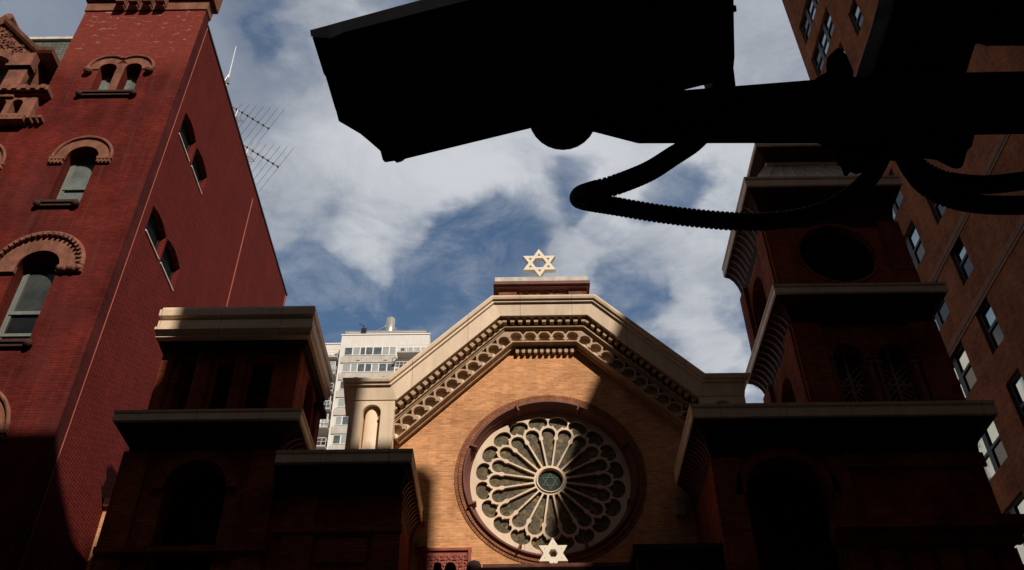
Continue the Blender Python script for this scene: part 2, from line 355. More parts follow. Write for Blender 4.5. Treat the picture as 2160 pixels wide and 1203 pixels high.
def block(mb, p, t, n, w, n0, n1, y0, y1):
    q = [p+t*(-w/2)+n*n0, p+t*(w/2)+n*n0, p+t*(w/2)+n*n1, p+t*(-w/2)+n*n1]
    return mb.add([(v.x, y, v.y) for y in (y0, y1) for v in q], [(0, 1, 2, 3), (7, 6, 5, 4), (0, 4, 5, 1), (1, 5, 6, 2), (2, 6, 7, 3), (3, 7, 4, 0)])
def star_plate(cx, cz, R, w, tips=True):
    out = []
    for k in range(12):
        a = math.pi/2+math.pi/6*k; r = R if k % 2 == 0 else R/math.sqrt(3)
        out.append((cx+r*math.cos(a), cz+r*math.sin(a)))
    rh = (R/2-w)/math.cos(math.pi/6); holes = [circ(cx, cz, rh, 6)]
    if tips:
        for k in range(6):
            a = math.pi/2+math.pi/3*k; u = Vector((math.cos(a), math.sin(a))); v = Vector((-u.y, u.x)); h = R/2-2*w
            holes.append([(cx+q.x, cz+q.y) for q in (u*(R/2+h), u*(R/2)+v*(h*.577), u*(R/2)-v*(h*.577))])
    return out, holes
# ------------------------------------------------------------------ ground and the street behind the viewpoint
tag(MB().box(-900, 900, -900, 900, -.3, 0).build('ground', 'paving'), kind='structure')
tag(MB().box(-300, 300, 3.5, 13.2, .004, .02).build('road', 'asphalt'), kind='structure')
def rear_block():
    t = thing('apartment_block', (0, -10, 0), 'dark brick block behind the viewpoint across the street', 'building')
    w = MB().box(-70, 70, -22, -3, 0, 29.4).build('wall', 'rear', t)
    # stepped parapet, lift house, tank room and gabled attic: their outline shades the far side of the street
    MB().plate([(-70, 29.4), (3.15, 29.4), (3.15, 32.7), (2.76, 32.4), (2.62, 31.75), (2.2, 31.2), (1.95, 30.9), (1.3, 30.4), (-70, 30.35)], [], 0, .4, front(-3.4)).build('parapet', 'rear', w)
    MB().box(3.15, 8.05, -3.7, -3, 29.4, 36.6).build('lift_house', 'rear', t)
    MB().plate([(8.1, 29.4), (10.15, 29.4), (10.15, 33.9), (9.9, 34.2), (8.1, 34.25)], [], 0, .7, front(-3.7)).build('tank_room', 'rear', t)
    k = Vector((1.6, 2.85))
    pts = [(12.45, 26.55), (12.5, 31), (12.8, 32.8), (13.24, 34.4), (13.65, 35.8), (14.35, 37.4), (15.4, 40), (16.5, 45), (40, 47), (40, 26.55)]
    MB().plate([(a+k.x, b+k.y) for a, b in pts], [], 0, 3, front(-6)).build('attic', 'rear', t)
rear_block()
# ------------------------------------------------------------------ synagogue
syn = thing('synagogue', (.84, 19.5, 0), 'buff brick synagogue with a rose window and cream stars between two corniced towers', 'synagogue')
GY = 19.5; CX, CZ = .84, 12.52
PATH = [(-3.97, 14.41), (-2.83, 14.41), (-.31, 16.98), (1.95, 16.98), (4.47, 14.41), (5.61, 14.41)]
RAKE = [(-3.3, 13.93), (-.31, 16.98), (1.95, 16.98), (4.94, 13.93)]
def gable():
    outer = [(-3.2, 6), (4.9, 6), (4.9, 13.6), (4.47, 14.6), (1.95, 17.3), (-.31, 17.3), (-2.83, 14.6), (-3.2, 13.6)]
    wall = MB().plate(outer, [circ(CX, CZ, 2.06, 72)], 0, .5, front(GY)).build('gable_wall', 'buff', syn)
    # brick rings of the window arch
    MB().plate(circ(CX, CZ, 2.235, 96), [circ(CX, CZ, 2.15, 96)], -.015, .1, front(GY)).build('brick_ring', 'ring', wall)
    MB().plate(circ(CX, CZ, 2.146, 96), [circ(CX, CZ, 2.05, 96)], -.04, .1, front(GY)).build('brick_ring', 'ring', wall)
    # raking cornice
    c = MB()
    sweep(c, PATH, [(0, .4), (0, .42), (.36, .48), (.37, .53), (.43, .53), (.44, .58), (.5, .6), (.54, .6), (.54, -.3), (0, -.3)], GY, .42)
    cor = c.build('raking_cornice', 'cream', syn)
    d = MB()
    for p, t, n in along(RAKE, .205): block(d, p, t, n, .105, -.145, -.004, GY-.33, GY-.08)
    for p, t, n in along(RAKE, .205, 1.0): block(d, p, t, n, .09, -.205, -.15, GY-.2, GY-.08)
    d.build('dentil', 'creamold', cor)
    mb = MB(); sweep(mb, RAKE, [(-.21, .0), (-.21, .2), (-.23, .25), (-.255, .26), (-.262, .2), (-.29, .2), (-.29, 0)], GY); mb.build('bed_moulding', 'creamold', cor)
    # corbel arcade: pierced band over a plain backing
    o1, o2 = mitre(RAKE, -.292), mitre(RAKE, -.685)
    holes = []
    mid = mitre(RAKE, -.515)
    for p, t, n in along(mid, .38):
        h = []
        for i in range(15):
            a = R_(-12+i*204/14); h.append(p+t*(.15*math.cos(a))+n*(.15*math.sin(a)))
        h += [p+t*a+n*b for a, b in ((-.11, -.05), (-.12, -.078), (-.162, -.095), (-.162, -.155), (.162, -.155), (.162, -.095), (.12, -.078), (.11, -.05))]
        holes.append([(q.x, q.y) for q in h])
    for a, b in zip(mid, mid[1:]):
        a, b = Vector(a), Vector(b); L = (b-a).length; nn = max(1, round(L/.38)); t = (b-a)/L; n = Vector((-t.y, t.x))
        for i in range(1, nn):
            p = a+t*(L*i/nn)+n*.15; holes.append([(q.x, q.y) for q in (p-t*.095+n*.045, p+t*.095+n*.045, p-n*.075)])
    MB().plate(o1+o2[::-1], holes, -.17, -.02, front(GY)).build('corbel_arcade', 'creamold', cor)
    b = MB(); sweep(b, RAKE, [(-.29, .012), (-.69, .012), (-.69, -.02), (-.29, -.02)], GY); b.build('arcade_backing', 'cream', cor)
    l = MB(); sweep(l, RAKE, [(-.685, 0), (-.685, .2), (-.71, .26), (-.745, .26), (-.765, .2), (-.785, .12), (-.805, .12), (-.805, 0)], GY); l.build('sill_moulding', 'creamold', cor)
    z = MB(); top = mitre(RAKE, -.83)[1:3]
    for p, t, n in along(top, .155):
        block(z, p, t, n, .08, -.15, 0, GY-.12, GY); block(z, p+t*.077, t, n, .08, -.07, 0, GY-.1, GY)
    z.build('saw_tooth_course', 'creamold', wall)
    # the two wings with niches
    for x0, x1 in ((-3.95, -2.87), (4.5, 5.6)):
        c_ = (x0+x1)/2; a = arch(c_-.22, c_+.22, 11.5, 14.07)
        w = MB().plate(rect(x0, x1, 8, 14.41), [a], 0, .34, front(19.1)); w.box(x0, x1, 19.44, 20.4, 8, 14.41)
        wo = w.build('wing', 'cream', syn)
        nb = MB(); prof = [(c_+.205*math.cos(math.pi*i/10), 19.4-.21*math.sin(math.pi*i/10)) for i in range(11)]
        nb.rings([[(x, y, z_) for x, y in prof] for z_ in (11.5, 14.3)]); nb.build('column', 'cream', wo, True)
    # small cream corbel stones in the wall
    q = MB(); q.box(-2.22, -2.02, 19.38, 19.52, 11.35, 11.6); q.box(-2.16, -1.94, 19.38, 19.52, 10.75, 11.0); q.box(3.62, 3.86, 19.38, 19.52, 11.45, 11.85); q.build('corbel_stone', 'creamold', wall)
gable()
def rose():
    win = bpy.data.objects.new('rose_window', None)
    # frame: dark red moulded ring
    prof = [(2.06, .1), (2.06, -.05), (2.03, -.1), (1.99, -.1), (1.975, -.05), (1.955, .01), (1.935, .04), (1.925, .1), (1.895, .14), (1.88, .2), (1.88, .45), (2.06, .45)]
    fr = MB(); N = 96
    fr.rings([[(CX+r*math.cos(a), GY+y, CZ+r*math.sin(a)) for r, y in prof] for a in [2*math.pi*i/N for i in range(N)]], closed=True)
    w = fr.build('rose_window', 'darkbrown', syn)
    cl = MB()
    for k in range(8):
        a = R_(22.5+45*k); u = Vector((math.cos(a), math.sin(a))); v = Vector((-u.y, u.x)); P = Vector((CX, CZ))
        qs = [P+u*1.86+v*-.02, P+u*2.04+v*-.02, P+u*2.04+v*.02, P+u*1.86+v*.02]
        cl.add([(q.x, GY-.15, q.y) for q in qs]+[(q.x, GY+.1, q.y) for q in qs], [(0, 1, 2, 3), (7, 6, 5, 4), (0, 4, 5, 1), (1, 5, 6, 2), (2, 6, 7, 3), (3, 7, 4, 0)])
    cl.build('clamp', 'brown', w)
    holes = []
    def P2(r, a): return (CX+r*math.cos(a), CZ+r*math.sin(a))
    for k in range(20):
        A = R_(90+18*k)
        def loc(al, ac): return (CX+al*math.cos(A)-ac*math.sin(A), CZ+al*math.sin(A)+ac*math.cos(A))
        h = [(.385, .04), (.8, .106), (1.03, .144), (1.085, .15), (1.1, .13), (1.135, .13)]
        head = [(1.265+.168*math.sin(R_(t)), .168*math.cos(R_(t))) for t in range(-40, 91, 10)]
        L = h+head
        pts = [loc(a, c) for a, c in L]+[loc(a, -c) for a, c in reversed(L)]
        holes.append(pts)
        A2 = A+R_(9)
        def loc2(al, ac): return (CX+al*math.cos(A2)-ac*math.sin(A2), CZ+al*math.sin(A2)+ac*math.cos(A2))
        L = [(1.36, .01), (1.4, .03), (1.445, .085), (1.48, .095), (1.488, .12), (1.468, .135), (1.465, .175), (1.5, .215), (1.57, .238), (1.64, .228), (1.7, .185), (1.74, .12), (1.76, .05)]
        holes.append([loc2(a, c) for a, c in L]+[loc2(a, -c) for a, c in reversed(L)])
    holes.append(circ(CX, CZ, .29, 40))
    tr = MB().plate(circ(CX, CZ, 1.92, 120), holes, 0, .06, front(19.71)).build('tracery', 'cream', w)
    hub = MB(); N = 40; pr = [(.335, .0), (.33, -.015), (.32, -.022), (.305, -.015), (.295, .01), (.295, .06), (.335, .06)]
    hub.rings([[(CX+r*math.cos(a), 19.7+y, CZ+r*math.sin(a)) for r, y in pr] for a in [2*math.pi*i/N for i in range(N)]], closed=True); hub.build('hub', 'cream', w, True)
    MB().plate(circ(CX, CZ, 1.92, 64), [], 0, .05, front(19.785)).build('stained_glass', 'stained', w)
    MB().plate(circ(CX, CZ, .31, 40), [], 0, .008, front(19.774)).build('hub_glass', 'hubglass', w)
    o, hs = star_plate(CX, CZ, .22, .018); MB().plate(o, hs, 0, .006, front(19.765)).build('glass_star', 'lead', w)
rose()
def top_and_portico():
    # parapet block over the gable, with its carved panel and cap
    b = MB(); b.box(-.36, .12, 19.3, 20.3, 17.5, 18.06); b.box(1.52, 2.0, 19.3, 20.3, 17.5, 18.06); b.box(.12, 1.52, 19.36, 20.3, 17.5, 18.06)
    pb = b.build('parapet_block', 'brown', syn)
    cv = MB(); rnd = random.Random(3)
    for i in range(60):
        x = .17+1.3*rnd.random(); z = 17.68+.3*rnd.random(); r = .03+.05*rnd.random(); a0 = rnd.random()*6
        cv.tube([(x+r*math.cos(a0+k*.7), 19.345, z+r*math.sin(a0+k*.7)) for k in range(6)], .016, 5)
    cv.build('carved_panel', 'brown', pb)
    MB().box(-.45, 2.06, 19.2, 20.4, 18.06, 18.12).box(-.5, 2.1, 19.14, 20.46, 18.12, 18.22).build('cap_moulding', 'darkbrown', pb)
    MB().box(-.46, 2.05, 19.16, 20.4, 18.22, 18.38).build('cap', 'cap', pb)
    o, h = star_plate(.76, 18.96, .51, .085); MB().plate(o, h, -.07, .07, front(19.3)).build('star', 'white', syn, bevel=.006)
    MB().tube([(.76, 19.3, 18.3), (.76, 19.3, 18.62)], .03, 8).tube([(.78, 19.5, 18.3), (.77, 19.5, 19.1)], .012, 6).build('star_post', 'white', syn)
    # entrance porch below with its own star and little domed finials
    p = MB(); p.box(-.72, 2.5, 17.95, 19.5, 0, 9.4); p.box(-.85, 2.62, 17.8, 19.5, 9.4, 9.54)
    por = p.build('porch', 'shadestone', syn)
    MB().box(-.66, 2.44, 17.86, 19.4, 9.545, 9.64).build('porch_coping', 'brown', por)
    o, h = star_plate(.765, 9.895, .338, .09, False); MB().plate(o, h, -.05, .05, front(18.0)).build('star', 'white', syn, bevel=.004)
    bo = MB()
    for k in range(6):
        a = math.pi/2+math.pi/3*k; bo.tube([(.765+.2*math.cos(a), 17.945, 9.895+.2*math.sin(a)), (.765+.2*math.cos(a), 17.955, 9.895+.2*math.sin(a))], .008, 8)
    bo.build('star_bolt', 'brown', syn)
    for x, y, z, r in ((-.83, 18.0, 9.62, .15), (-1.6, 18.4, 9.78, .09), (-1.32, 18.2, 9.68, .12)):
        f = MB(); f.rings([[(x+rr*math.cos(2*math.pi*i/16), y+rr*math.sin(2*math.pi*i/16), z+zz) for i in range(16)] for rr, zz in ((r*.9, -2), (r*.9, -.05), (r*1.05, -.03), (r, .02), (r*.92, .07), (r*.7, .12), (r*.3, .15), (.004, .155))])
        f.build('finial', 'shadestone', syn, True)
    # terracotta relief panel
    pm = MB(); pm.box(-2.1, -1.0, 19.44, 19.52, 9, 10.7); pn = pm.build('relief_panel', 'panel', syn)
    rl = MB()
    for i in range(8):
        for j in range(6):
            x = -2.02+i*.13; z = 10.55-j*.15
            if x > -1.1: continue
            rl.tube([(x, 19.43, z), (x+.09, 19.43, z-.1)], .014, 5).tube([(x+.09, 19.43, z), (x, 19.43, z-.1)], .014, 5)
            if (i+j) % 2: rl.tube([(x, 19.43, z), (x+.09, 19.43, z)], .012, 5).tube([(x, 19.43, z-.1), (x+.09, 19.43, z-.1)], .012, 5)
    rl.box(-2.1, -.96, 19.4, 19.5, 10.66, 10.72).box(-1.03, -.97, 19.4, 19.5, 9, 10.66)
    rl.build('relief_pattern', 'panel', pn)
top_and_portico()
def consoles(mb, X, y0, y1, z0, z1, w, n, sgn):
    """ribbed consoles under the side of a cornice"""
    n = int(n*1.4)
    for i in range(n):
        y = y0+(y1-y0)*(i+.5)/n; pts = []
        for k in range(7):
            a = math.pi/2*k/6; pts.append((X+sgn*w*(1-math.cos(a)), z0+(z1-z0)*math.sin(a)))
        q = [(X, z1), (X, z0)]+pts[1:]; hw = .032
        k0 = len(mb.v); n_ = len(q)
        mb.add([(a, y-hw, b-.02) for a, b in q]+[(a, y+hw, b-.02) for a, b in q], [tuple(range(n_)), tuple(range(2*n_-1, n_-1, -1))]+[(j, (j+1) % n_, n_+(j+1) % n_, n_+j) for j in range(n_)])
def fasc(z0, z1):
    h = z1-z0
    return [(.94, z0-.02), (1, z0), (1.0, z0+h*.62), (.97, z0+h*.64), (.97, z0+h*.72), (1.02, z0+h*.8), (1.04, z1), (.9, z1), (.0, z1+.06)]
def pane_arch(parent, c, w, z0, zs, Y, gm='dark'):
    a = arch(c-w/2, c+w/2, z0, zs); b = arch(c-w/2+.05, c+w/2-.05, z0+.05, zs)
    f = MB().plate(a, [b], 0, .06, front(Y)).build('window', 'brown', parent)
    g = MB().plate(arch(c-w/2+.02, c+w/2-.02, z0+.02, zs), [], 0, .02, front(Y+.03)).build('pane', gm, parent)
    return f
def left_tower():
    tw = MB(); wl = (-7.98, -4.86, 17.0, 19.2)
    # shaft with a tall arched opening, corner pilasters and bands
    a = arch(-7.05, -5.8, 8.3, 10.9)
    tw.plate(rect(-7.98, -4.86, 0, 11.8), [a], 0, .5, front(17)); tw.box(-7.98, -4.86, 17.5, 19.2, 0, 8.3); tw.box(-7.98, -7.5, 17.5, 19.2, 8.3, 11.8); tw.box(-5.3, -4.86, 17.5, 19.2, 8.3, 11.8); tw.box(-7.5, -5.3, 18.6, 19.2, 8.3, 11.8)
    t = tw.build('tower', 'shadebrick', syn, label='shorter tower with an open belfry')
    p = MB()
    for x0, x1 in ((-8.05, -7.5), (-5.38, -4.82)): p.box(x0, x1, 16.9, 17.0, 0, 11.75)
    p.box(-8.05, -4.75, 16.82, 17.0, 9.5, 9.62); p.box(-8.32, -4.8, 16.78, 17, 8.9, 9.05)
    p.plate(annulus(-6.425, 10.9, .63, .85), [], -.12, 0, front(17)); p.build('pilaster', 'shadebrick', t)
    s = MB(); s.box(-7.1, -5.75, 16.85, 17.3, 8.2, 8.3); s.build('sill', 'brown', t)
    cornice(wl, (-8.25, -4.38, 16.4, 19.25), [(0, 11.78)]+cove(.03, .9, 11.8, 12.16)).build('cornice_soffit', 'shadestone', t)
    cornice(wl, (-8.25, -4.38, 16.4, 19.25), fasc(12.19, 12.42)).build('cornice', 'cream', t)
    k = MB(); consoles(k, -4.86, 17, 19.1, 11.7, 12.15, .42, 8, 1); k.build('console', 'darkbrown', t)
    # belfry
    b = MB(); hs = [rect(PY(a_, 835, 17)[0], PY(b_, 835, 17)[0], 12.55, 14.25) for a_, b_ in ((364, 398), (434, 482), (508, 566))]
    b.plate(rect(-7.85, -4.72, 12.44, 14.5), hs, 0, .35, front(17.0))
    b.plate(rect(17.36, 19.1, 12.44, 14.5), [arch(17.75, 18.55, 12.55, 13.9)], 0, .35, sideX(-5.07)); b.box(-7.85, -7.5, 17.36, 19.1, 12.44, 14.5); b.box(-7.49, -5.08, 18.75, 19.1, 12.44, 14.5)
    b.build('belfry', 'shadebrick', t)
    c = MB()
    for x in (-7.82, -4.99): c.box(x, x+.26, 16.9, 17, 12.44, 14.4)
    for a_, b_ in ((398, 434), (482, 508)): c.box(PY(a_, 835, 17)[0]+.02, PY(b_, 835, 17)[0]-.02, 16.92, 17, 12.5, 14.3)
    c.box(-4.72, -4.62, 18.75, 19.1, 12.44, 13.95); c.build('belfry_pier', 'shadebrick', t)
    c = MB(); c.box(-4.78, -4.5, 18.65, 19.2, 13.95, 14.08); c.build('pier_cap', 'shadestone', t)
    wl2 = (-7.85, -4.72, 17.0, 19.1)
    cornice(wl2, (-7.95, -4.44, 16.4, 19.1), [(0, 14.3), (.3, 14.32), (.55, 14.42)]).build('cornice_soffit', 'shadestone', t)
    cornice(wl2, (-7.95, -4.44, 16.4, 19.1), [(.5, 14.425), (.8, 14.43), (.8, 14.48), (.84, 14.5), (1, 14.56), (1, 14.63), (.88, 14.64), (.88, 14.86), (.82, 14.87), (.8, 14.93), (.98, 14.96), (1.0, 15.12), (.86, 15.13), (.85, 15.25), (.2, 15.3)]).build('cornice', 'cream', t)
    # lower stair bay beside it
    a = MB(); a.box(-4.855, -2.3, 17, 19.5, 0, 10.85); an = a.build('stair_bay', 'shadebrick', syn)
    d = MB(); d.box(-4.5, -3.9, 16.93, 17, 0, 10.7); d.box(-2.75, -2.22, 16.93, 17, 0, 10.7); d.box(-4.7, -2.2, 16.88, 17, 9.9, 10.02); d.box(-3.8, -2.85, 16.95, 17, 9.3, 9.8); d.build('pilaster', 'shadebrick', an)
    wl3 = (-4.855, -2.3, 17, 19.4); f3 = (-4.75, -2.03, 16.4, 18.95)
    cornice(wl3, f3, [(0, 10.7)]+cove(.03, .9, 10.72, 11.13)).build('cornice_soffit', 'shadestone', an)
    cornice(wl3, f3, fasc(11.16, 11.42)).build('cornice', 'cream', an)
    k = MB(); consoles(k, -2.3, 17, 18.9, 10.5, 11.1, .24, 8, 1); k.build('console', 'darkbrown', an)
    # set-back wing at the party wall, catching the sun
    MB().box(-9.32, -7.9, 19.4, 19.9, 0, 11.8).build('side_wall', 'buff', syn)
    MB().box(-9.32, -7.9, 19.3, 19.95, 11.8, 11.97).build('coping', 'cream', syn)
left_tower()
def right_tower():
    wl = (4.06, 9.55, 17.0, 19.5)
    a = arch(4.62, 6.3, 7.5, 10.6)
    tw = MB(); tw.plate(rect(4.06, 9.55, 0, 11.55), [a], 0, .5, front(17)); tw.box(4.06, 9.55, 17.51, 19.5, 0, 7.5); tw.box(4.06, 4.3, 17.51, 19.5, 7.5, 11.55); tw.box(6.6, 9.55, 17.51, 19.5, 7.5, 11.55); tw.box(4.3, 6.6, 18.9, 19.5, 7.5, 11.55)
    t = tw.build('tower', 'shadebrick', syn, label='taller three-stage tower with a round opening')
    p = MB(); p.box(4.0, 4.56, 16.9, 17, 0, 11.4); p.box(6.36, 6.75, 16.9, 17, 0, 11.4); p.plate(annulus(5.46, 10.6, .85, 1.05), [], -.1, 0, front(17)); p.box(6.75, 9.6, 16.93, 17, 11.2, 11.5); p.box(6.1, 9.85, 16.6, 17, 9.72, 9.95); p.box(6.1, 9.7, 16.8, 17, 9.5, 9.72)
    for i in range(5): p.box(6.9+i*.56, 7.3+i*.56, 16.9, 17, 8.9, 9.4)
    p.build('pilaster', 'shadebrick', t)
    f1 = (3.66, 9.93, 16.4, 19.15)
    cornice(wl, f1, [(0, 11.5)]+cove(.03, .93, 11.52, 12.06)).build('cornice_soffit', 'shadestone', t)
    cornice(wl, f1, fasc(12.09, 12.4)).build('cornice', 'cream', t)
    k = MB(); consoles(k, 4.06, 17, 19, 11.4, 12.05, .36, 9, -1); k.build('console', 'darkbrown', t)
    # second stage: paired windows
    wl2 = (6.42, 9.6, 17.0, 20.0); f2 = (5.99, 9.94, 16.4, 20.0)
    cs = (7.48, 8.48); w = .72
    b = MB(); b.plate(rect(6.42, 9.6, 12.44, 14.95), [arch(c-w/2, c+w/2, 12.75, 13.95) for c in cs], 0, .5, front(17))
    b.plate(rect(17.51, 20, 12.44, 14.95), [arch(18.0, 19.0, 12.6, 13.9)], 0, .5, sideX(6.42)); b.box(9.1, 9.6, 17.51, 20, 12.44, 14.95); b.box(6.93, 9.1, 19.5, 20, 12.44, 14.95)
    s2 = b.build('window_stage', 'shadebrick', t)
    p = MB(); p.box(6.36, 7.0, 16.9, 17, 12.44, 14.9); p.box(9.0, 9.66, 16.9, 17, 12.44, 14.9); p.box(6.32, 6.42, 17, 17.6, 12.44, 14.9); p.box(6.32, 6.42, 19.4, 20, 12.44, 14.9)
    for c in cs: p.plate(annulus(c, 13.95, .37, .49), [], -.06, 0, front(17))
    p.build('pilaster', 'shadebrick', t)
    cl = MB()
    for x in (7.06, 7.9, 8.06, 8.9): cl.tube([(x, 16.96, 12.7), (x, 16.96, 13.75)], .05, 10).box(x-.07, x+.07, 16.9, 17, 13.75, 13.84)
    cl.build('colonnette', 'darkbrown', t)
    for c in cs:
        pane_arch(t, c, w, 12.75, 13.95, 17.25)
        lt = MB()
        for i in range(-4, 9):
            for sg in (-1, 1):
                a_ = Vector((c-sg*.36, 12.8+i*.16)); b_ = a_+Vector((sg*.72, .72))
                if b_.y > 14.15 or a_.y < 12.75: continue
                lt.tube([(a_.x, 17.27, a_.y), (b_.x, 17.27, b_.y)], .014, 5)
        lt.tube([(c, 17.26, 12.75), (c, 17.26, 14.3)], .025, 6).tube([(c-.35, 17.26, 13.4), (c+.35, 17.26, 13.4)], .02, 6)
        lt.build('lattice', 'creamold', t)
    cornice(wl2, f2, [(0, 14.85)]+cove(.03, .93, 14.87, 15.37)).build('cornice_soffit', 'shadestone', t)
    cornice(wl2, f2, fasc(15.39, 15.63)).build('cornice', 'cream', t)
    k = MB(); consoles(k, 6.42, 17, 19.9, 14.75, 15.35, .38, 9, -1); k.build('console', 'darkbrown', t)
    # third stage: round opening
    wl3 = (6.35, 9.62, 17.0, 19.9); f3 = (5.94, 9.88, 16.4, 19.9)
    b = MB(); b.plate(rect(6.35, 9.62, 15.66, 18.2), [circ(7.97, 17.12, .92, 48)], 0, .2, front(17))
    b.plate(rect(17.61, 19.9, 15.66, 18.2), [arch(18.1, 19.3, 15.9, 17.1)], 0, .4, sideX(6.35)); b.box(9.2, 9.62, 17.61, 19.9, 15.66, 18.2); b.box(6.76, 9.2, 19.5, 19.9, 15.66, 18.2)
    b.build('oculus_stage', 'shadebrick', t)
    MB().plate(circ(7.97, 17.12, .98, 40), [], 0, .05, front(17.2)).build('oculus_dark_disc', 'black', t)  # black disc put in place of the dark interior behind the opening
    p = MB(); p.box(6.3, 6.78, 16.9, 17, 15.66, 18.1); p.box(9.2, 9.68, 16.9, 17, 15.66, 18.1); p.plate(circ(7.97, 17.12, .99, 48), [circ(7.97, 17.12, .925, 48)], -.03, 0, front(17)); p.box(6.25, 6.35, 17, 17.6, 15.66, 18.1); p.box(6.25, 6.35, 19.4, 19.9, 15.66, 18.1); p.build('pilaster', 'shadebrick', t)
    cornice(wl3, f3, [(0, 18.0)]+cove(.03, .93, 18.05, 18.9)).build('cornice_soffit', 'shadestone', t)
    cornice(wl3, f3, fasc(18.93, 19.23)).build('cornice', 'cream', t)
    k = MB(); consoles(k, 6.35, 17, 19.8, 17.95, 18.9, .38, 8, -1); k.build('console', 'darkbrown', t)
    # flared tin roof with standing seams, then the lantern
    r = MB(); A = [(6.2, 16.6), (9.65, 16.6), (9.65, 19.7), (6.2, 19.7)]; B = [(6.95, 17.42), (8.9, 17.42), (8.9, 18.9), (6.95, 18.9)]
    r.rings([[(x, y, 19.28) for x, y in A], [(x, y, 20.78) for x, y in B]])
    for i in range(1, 9):
        u = i/9; a = Vector((6.2+3.45*u, 16.6, 19.28)); b_ = Vector((6.95+1.95*u, 17.42, 20.78)); r.tube([a+Vector((0, -.02, .01)), b_+Vector((0, -.02, .01))], .02, 6)
    r.build('roof', 'tin', t)
    l = MB(); l.box(7.1, 8.8, 17.5, 18.8, 20.7, 21.2); l.build('lantern', 'shadebrick', t)
    MB().box(6.98, 8.92, 17.38, 18.92, 20.78, 20.88).build('lantern_moulding', 'cream', t)
    cornice((7.1, 8.8, 17.5, 18.8), (6.66, 9.24, 16.95, 19.3), [(0, 20.9), (.5, 20.93), (.93, 21.07), (.6, 21.08), (0, 21.09)]).build('lantern_soffit', 'shadestone', t)
    cornice((7.1, 8.8, 17.5, 18.8), (6.66, 9.24, 16.95, 19.3), [(.94, 21.075), (1, 21.09), (1, 21.2), (.4, 21.3), (0, 21.6)]).build('lantern_cornice', 'cream', t)
    # low dark bay at the foot of the tower
    MB().box(2.38, 4.3, 17.4, 19.5, 0, 9.62).box(2.3, 4.4, 17.3, 19.5, 9.62, 9.76).build('side_bay', 'shadestone', syn)
right_tower()
# ------------------------------------------------------------------ red brick house on the left
RY, RX = 16.4, -9.33
red = thing('brick_house', (-13, RY, 0), 'tall dark red brick building with brownstone arches and a roof of antennas', 'building')
def sash_window(parent, x0, x1, z0, zs, Y, rail=None, rec=.32, glass=None, mats=('blind', 'blind')):
    c = (x0+x1)/2; w = x1-x0
    f = MB(); f.plate(arch(x0, x1, z0, zs), [arch(x0+.075, x1-.075, z0+.08, zs)], 0, .07, front(Y+rec))
    zr = z0+(zs-z0)*(rail or .38); f.box(x0+.06, x1-.06, Y+rec-.02, Y+rec+.06, zr-.05, zr+.05)
    if mats[1] == 'dark': zb = z0+(zr-z0)*.42; f.box(x0+.06, x1-.06, Y+rec-.02, Y+rec+.06, zb-.04, zb+.04)
    ins = arch(x0+.12, x1-.12, z0+.13, zs); f.plate(arch(x0+.08, x1-.08, z0+.09, zs), [ins], -.015, .005, front(Y+rec+.02))
    fo = f.build('window', 'sash', parent); fo = glass or fo
    MB().plate(arch(x0+.08, x1-.08, zr, zs), [], 0, .02, front(Y+rec+.03)).build('pane', mats[0], fo)
    MB().box(x0+.08, x1-.08, Y+rec+.04, Y+rec+.06, z0+.05, zr).build('pane', mats[1], fo)
    return fo
def hood(parent, cs, zs, r, dentil=False, imposts=True, w=.4):
    """brownstone arch ring with its outer moulding and impost blocks"""
    s = MB(); h = MB()
    for c in cs:
        a0, a1 = 0, math.pi
        if len(cs) == 2:
            k = math.acos(min(1, (cs[1]-cs[0])/2/(r+w*.74)))+.03; a0, a1 = (k, math.pi) if c == cs[0] else (0, math.pi-k)
        s.plate(annulus(c, zs, r+.006, r+w*.74, a0, a1), [], -.03, .1, front(RY))
        pts = [(c+(r+w*.86)*math.cos(math.pi*i/24), RY-.045, zs+(r+w*.86)*math.sin(math.pi*i/24)) for i in range(25)]
        if len(cs) == 2: pts = [p for p in pts if (p[0] <= (cs[0]+cs[1])/2+.01 if c == cs[0] else p[0] >= (cs[0]+cs[1])/2-.01)]
        h.tube(pts, w*.12, 8)
        if dentil:
            for i in range(22):
                a = math.pi*(i+.5)/22; p = Vector((c+(r+w*.8)*math.cos(a), zs+(r+w*.8)*math.sin(a))); u = Vector((math.cos(a), math.sin(a)))
                block(h, p, Vector((-u.y, u.x)), u, .06, -.05, .05, RY-.14, RY)
    so = s.build('arch_surround', 'brown', parent); h.build('hood_moulding', 'brown', so)
    if imposts:
        b = MB(); xs = (cs[0]-r-w*.5, cs[-1]+r+w*.5)
        for x in xs:
            b.box(x-w*.5, x+w*.5, RY-.08, RY+.05, zs-.1, zs); b.box(x-w*.45, x+w*.45, RY-.05, RY+.05, zs-.24, zs-.1)
            for k in range(4): b.box(x-w*.44+k*w*.24, x-w*.44+k*w*.24+w*.13, RY-.08, RY-.05, zs-.22, zs-.12)
        b.build('impost', 'brown', so)
def knob(mb, x, z, r):
    mb.rings([[(x+r*math.sin(R_(t))*math.cos(2*math.pi*i/12), RY-.08+r*math.sin(R_(t))*math.sin(2*math.pi*i/12)*.9, z-r*math.cos(R_(t))) for i in range(12)] for t in (8, 40, 70, 100, 130, 172)])
def sill(parent, x0, x1, z, knobs=True):
    s = MB(); s.box(x0, x1, RY-.12, RY+.3, z-.08, z); s.box(x0+.05, x1-.05, RY-.08, RY+.02, z-.17, z-.08)
    if knobs: knob(s, x0+.04, z-.1, .1); knob(s, x1-.04, z-.1, .1)
    s.build('sill', 'sillstone', parent)
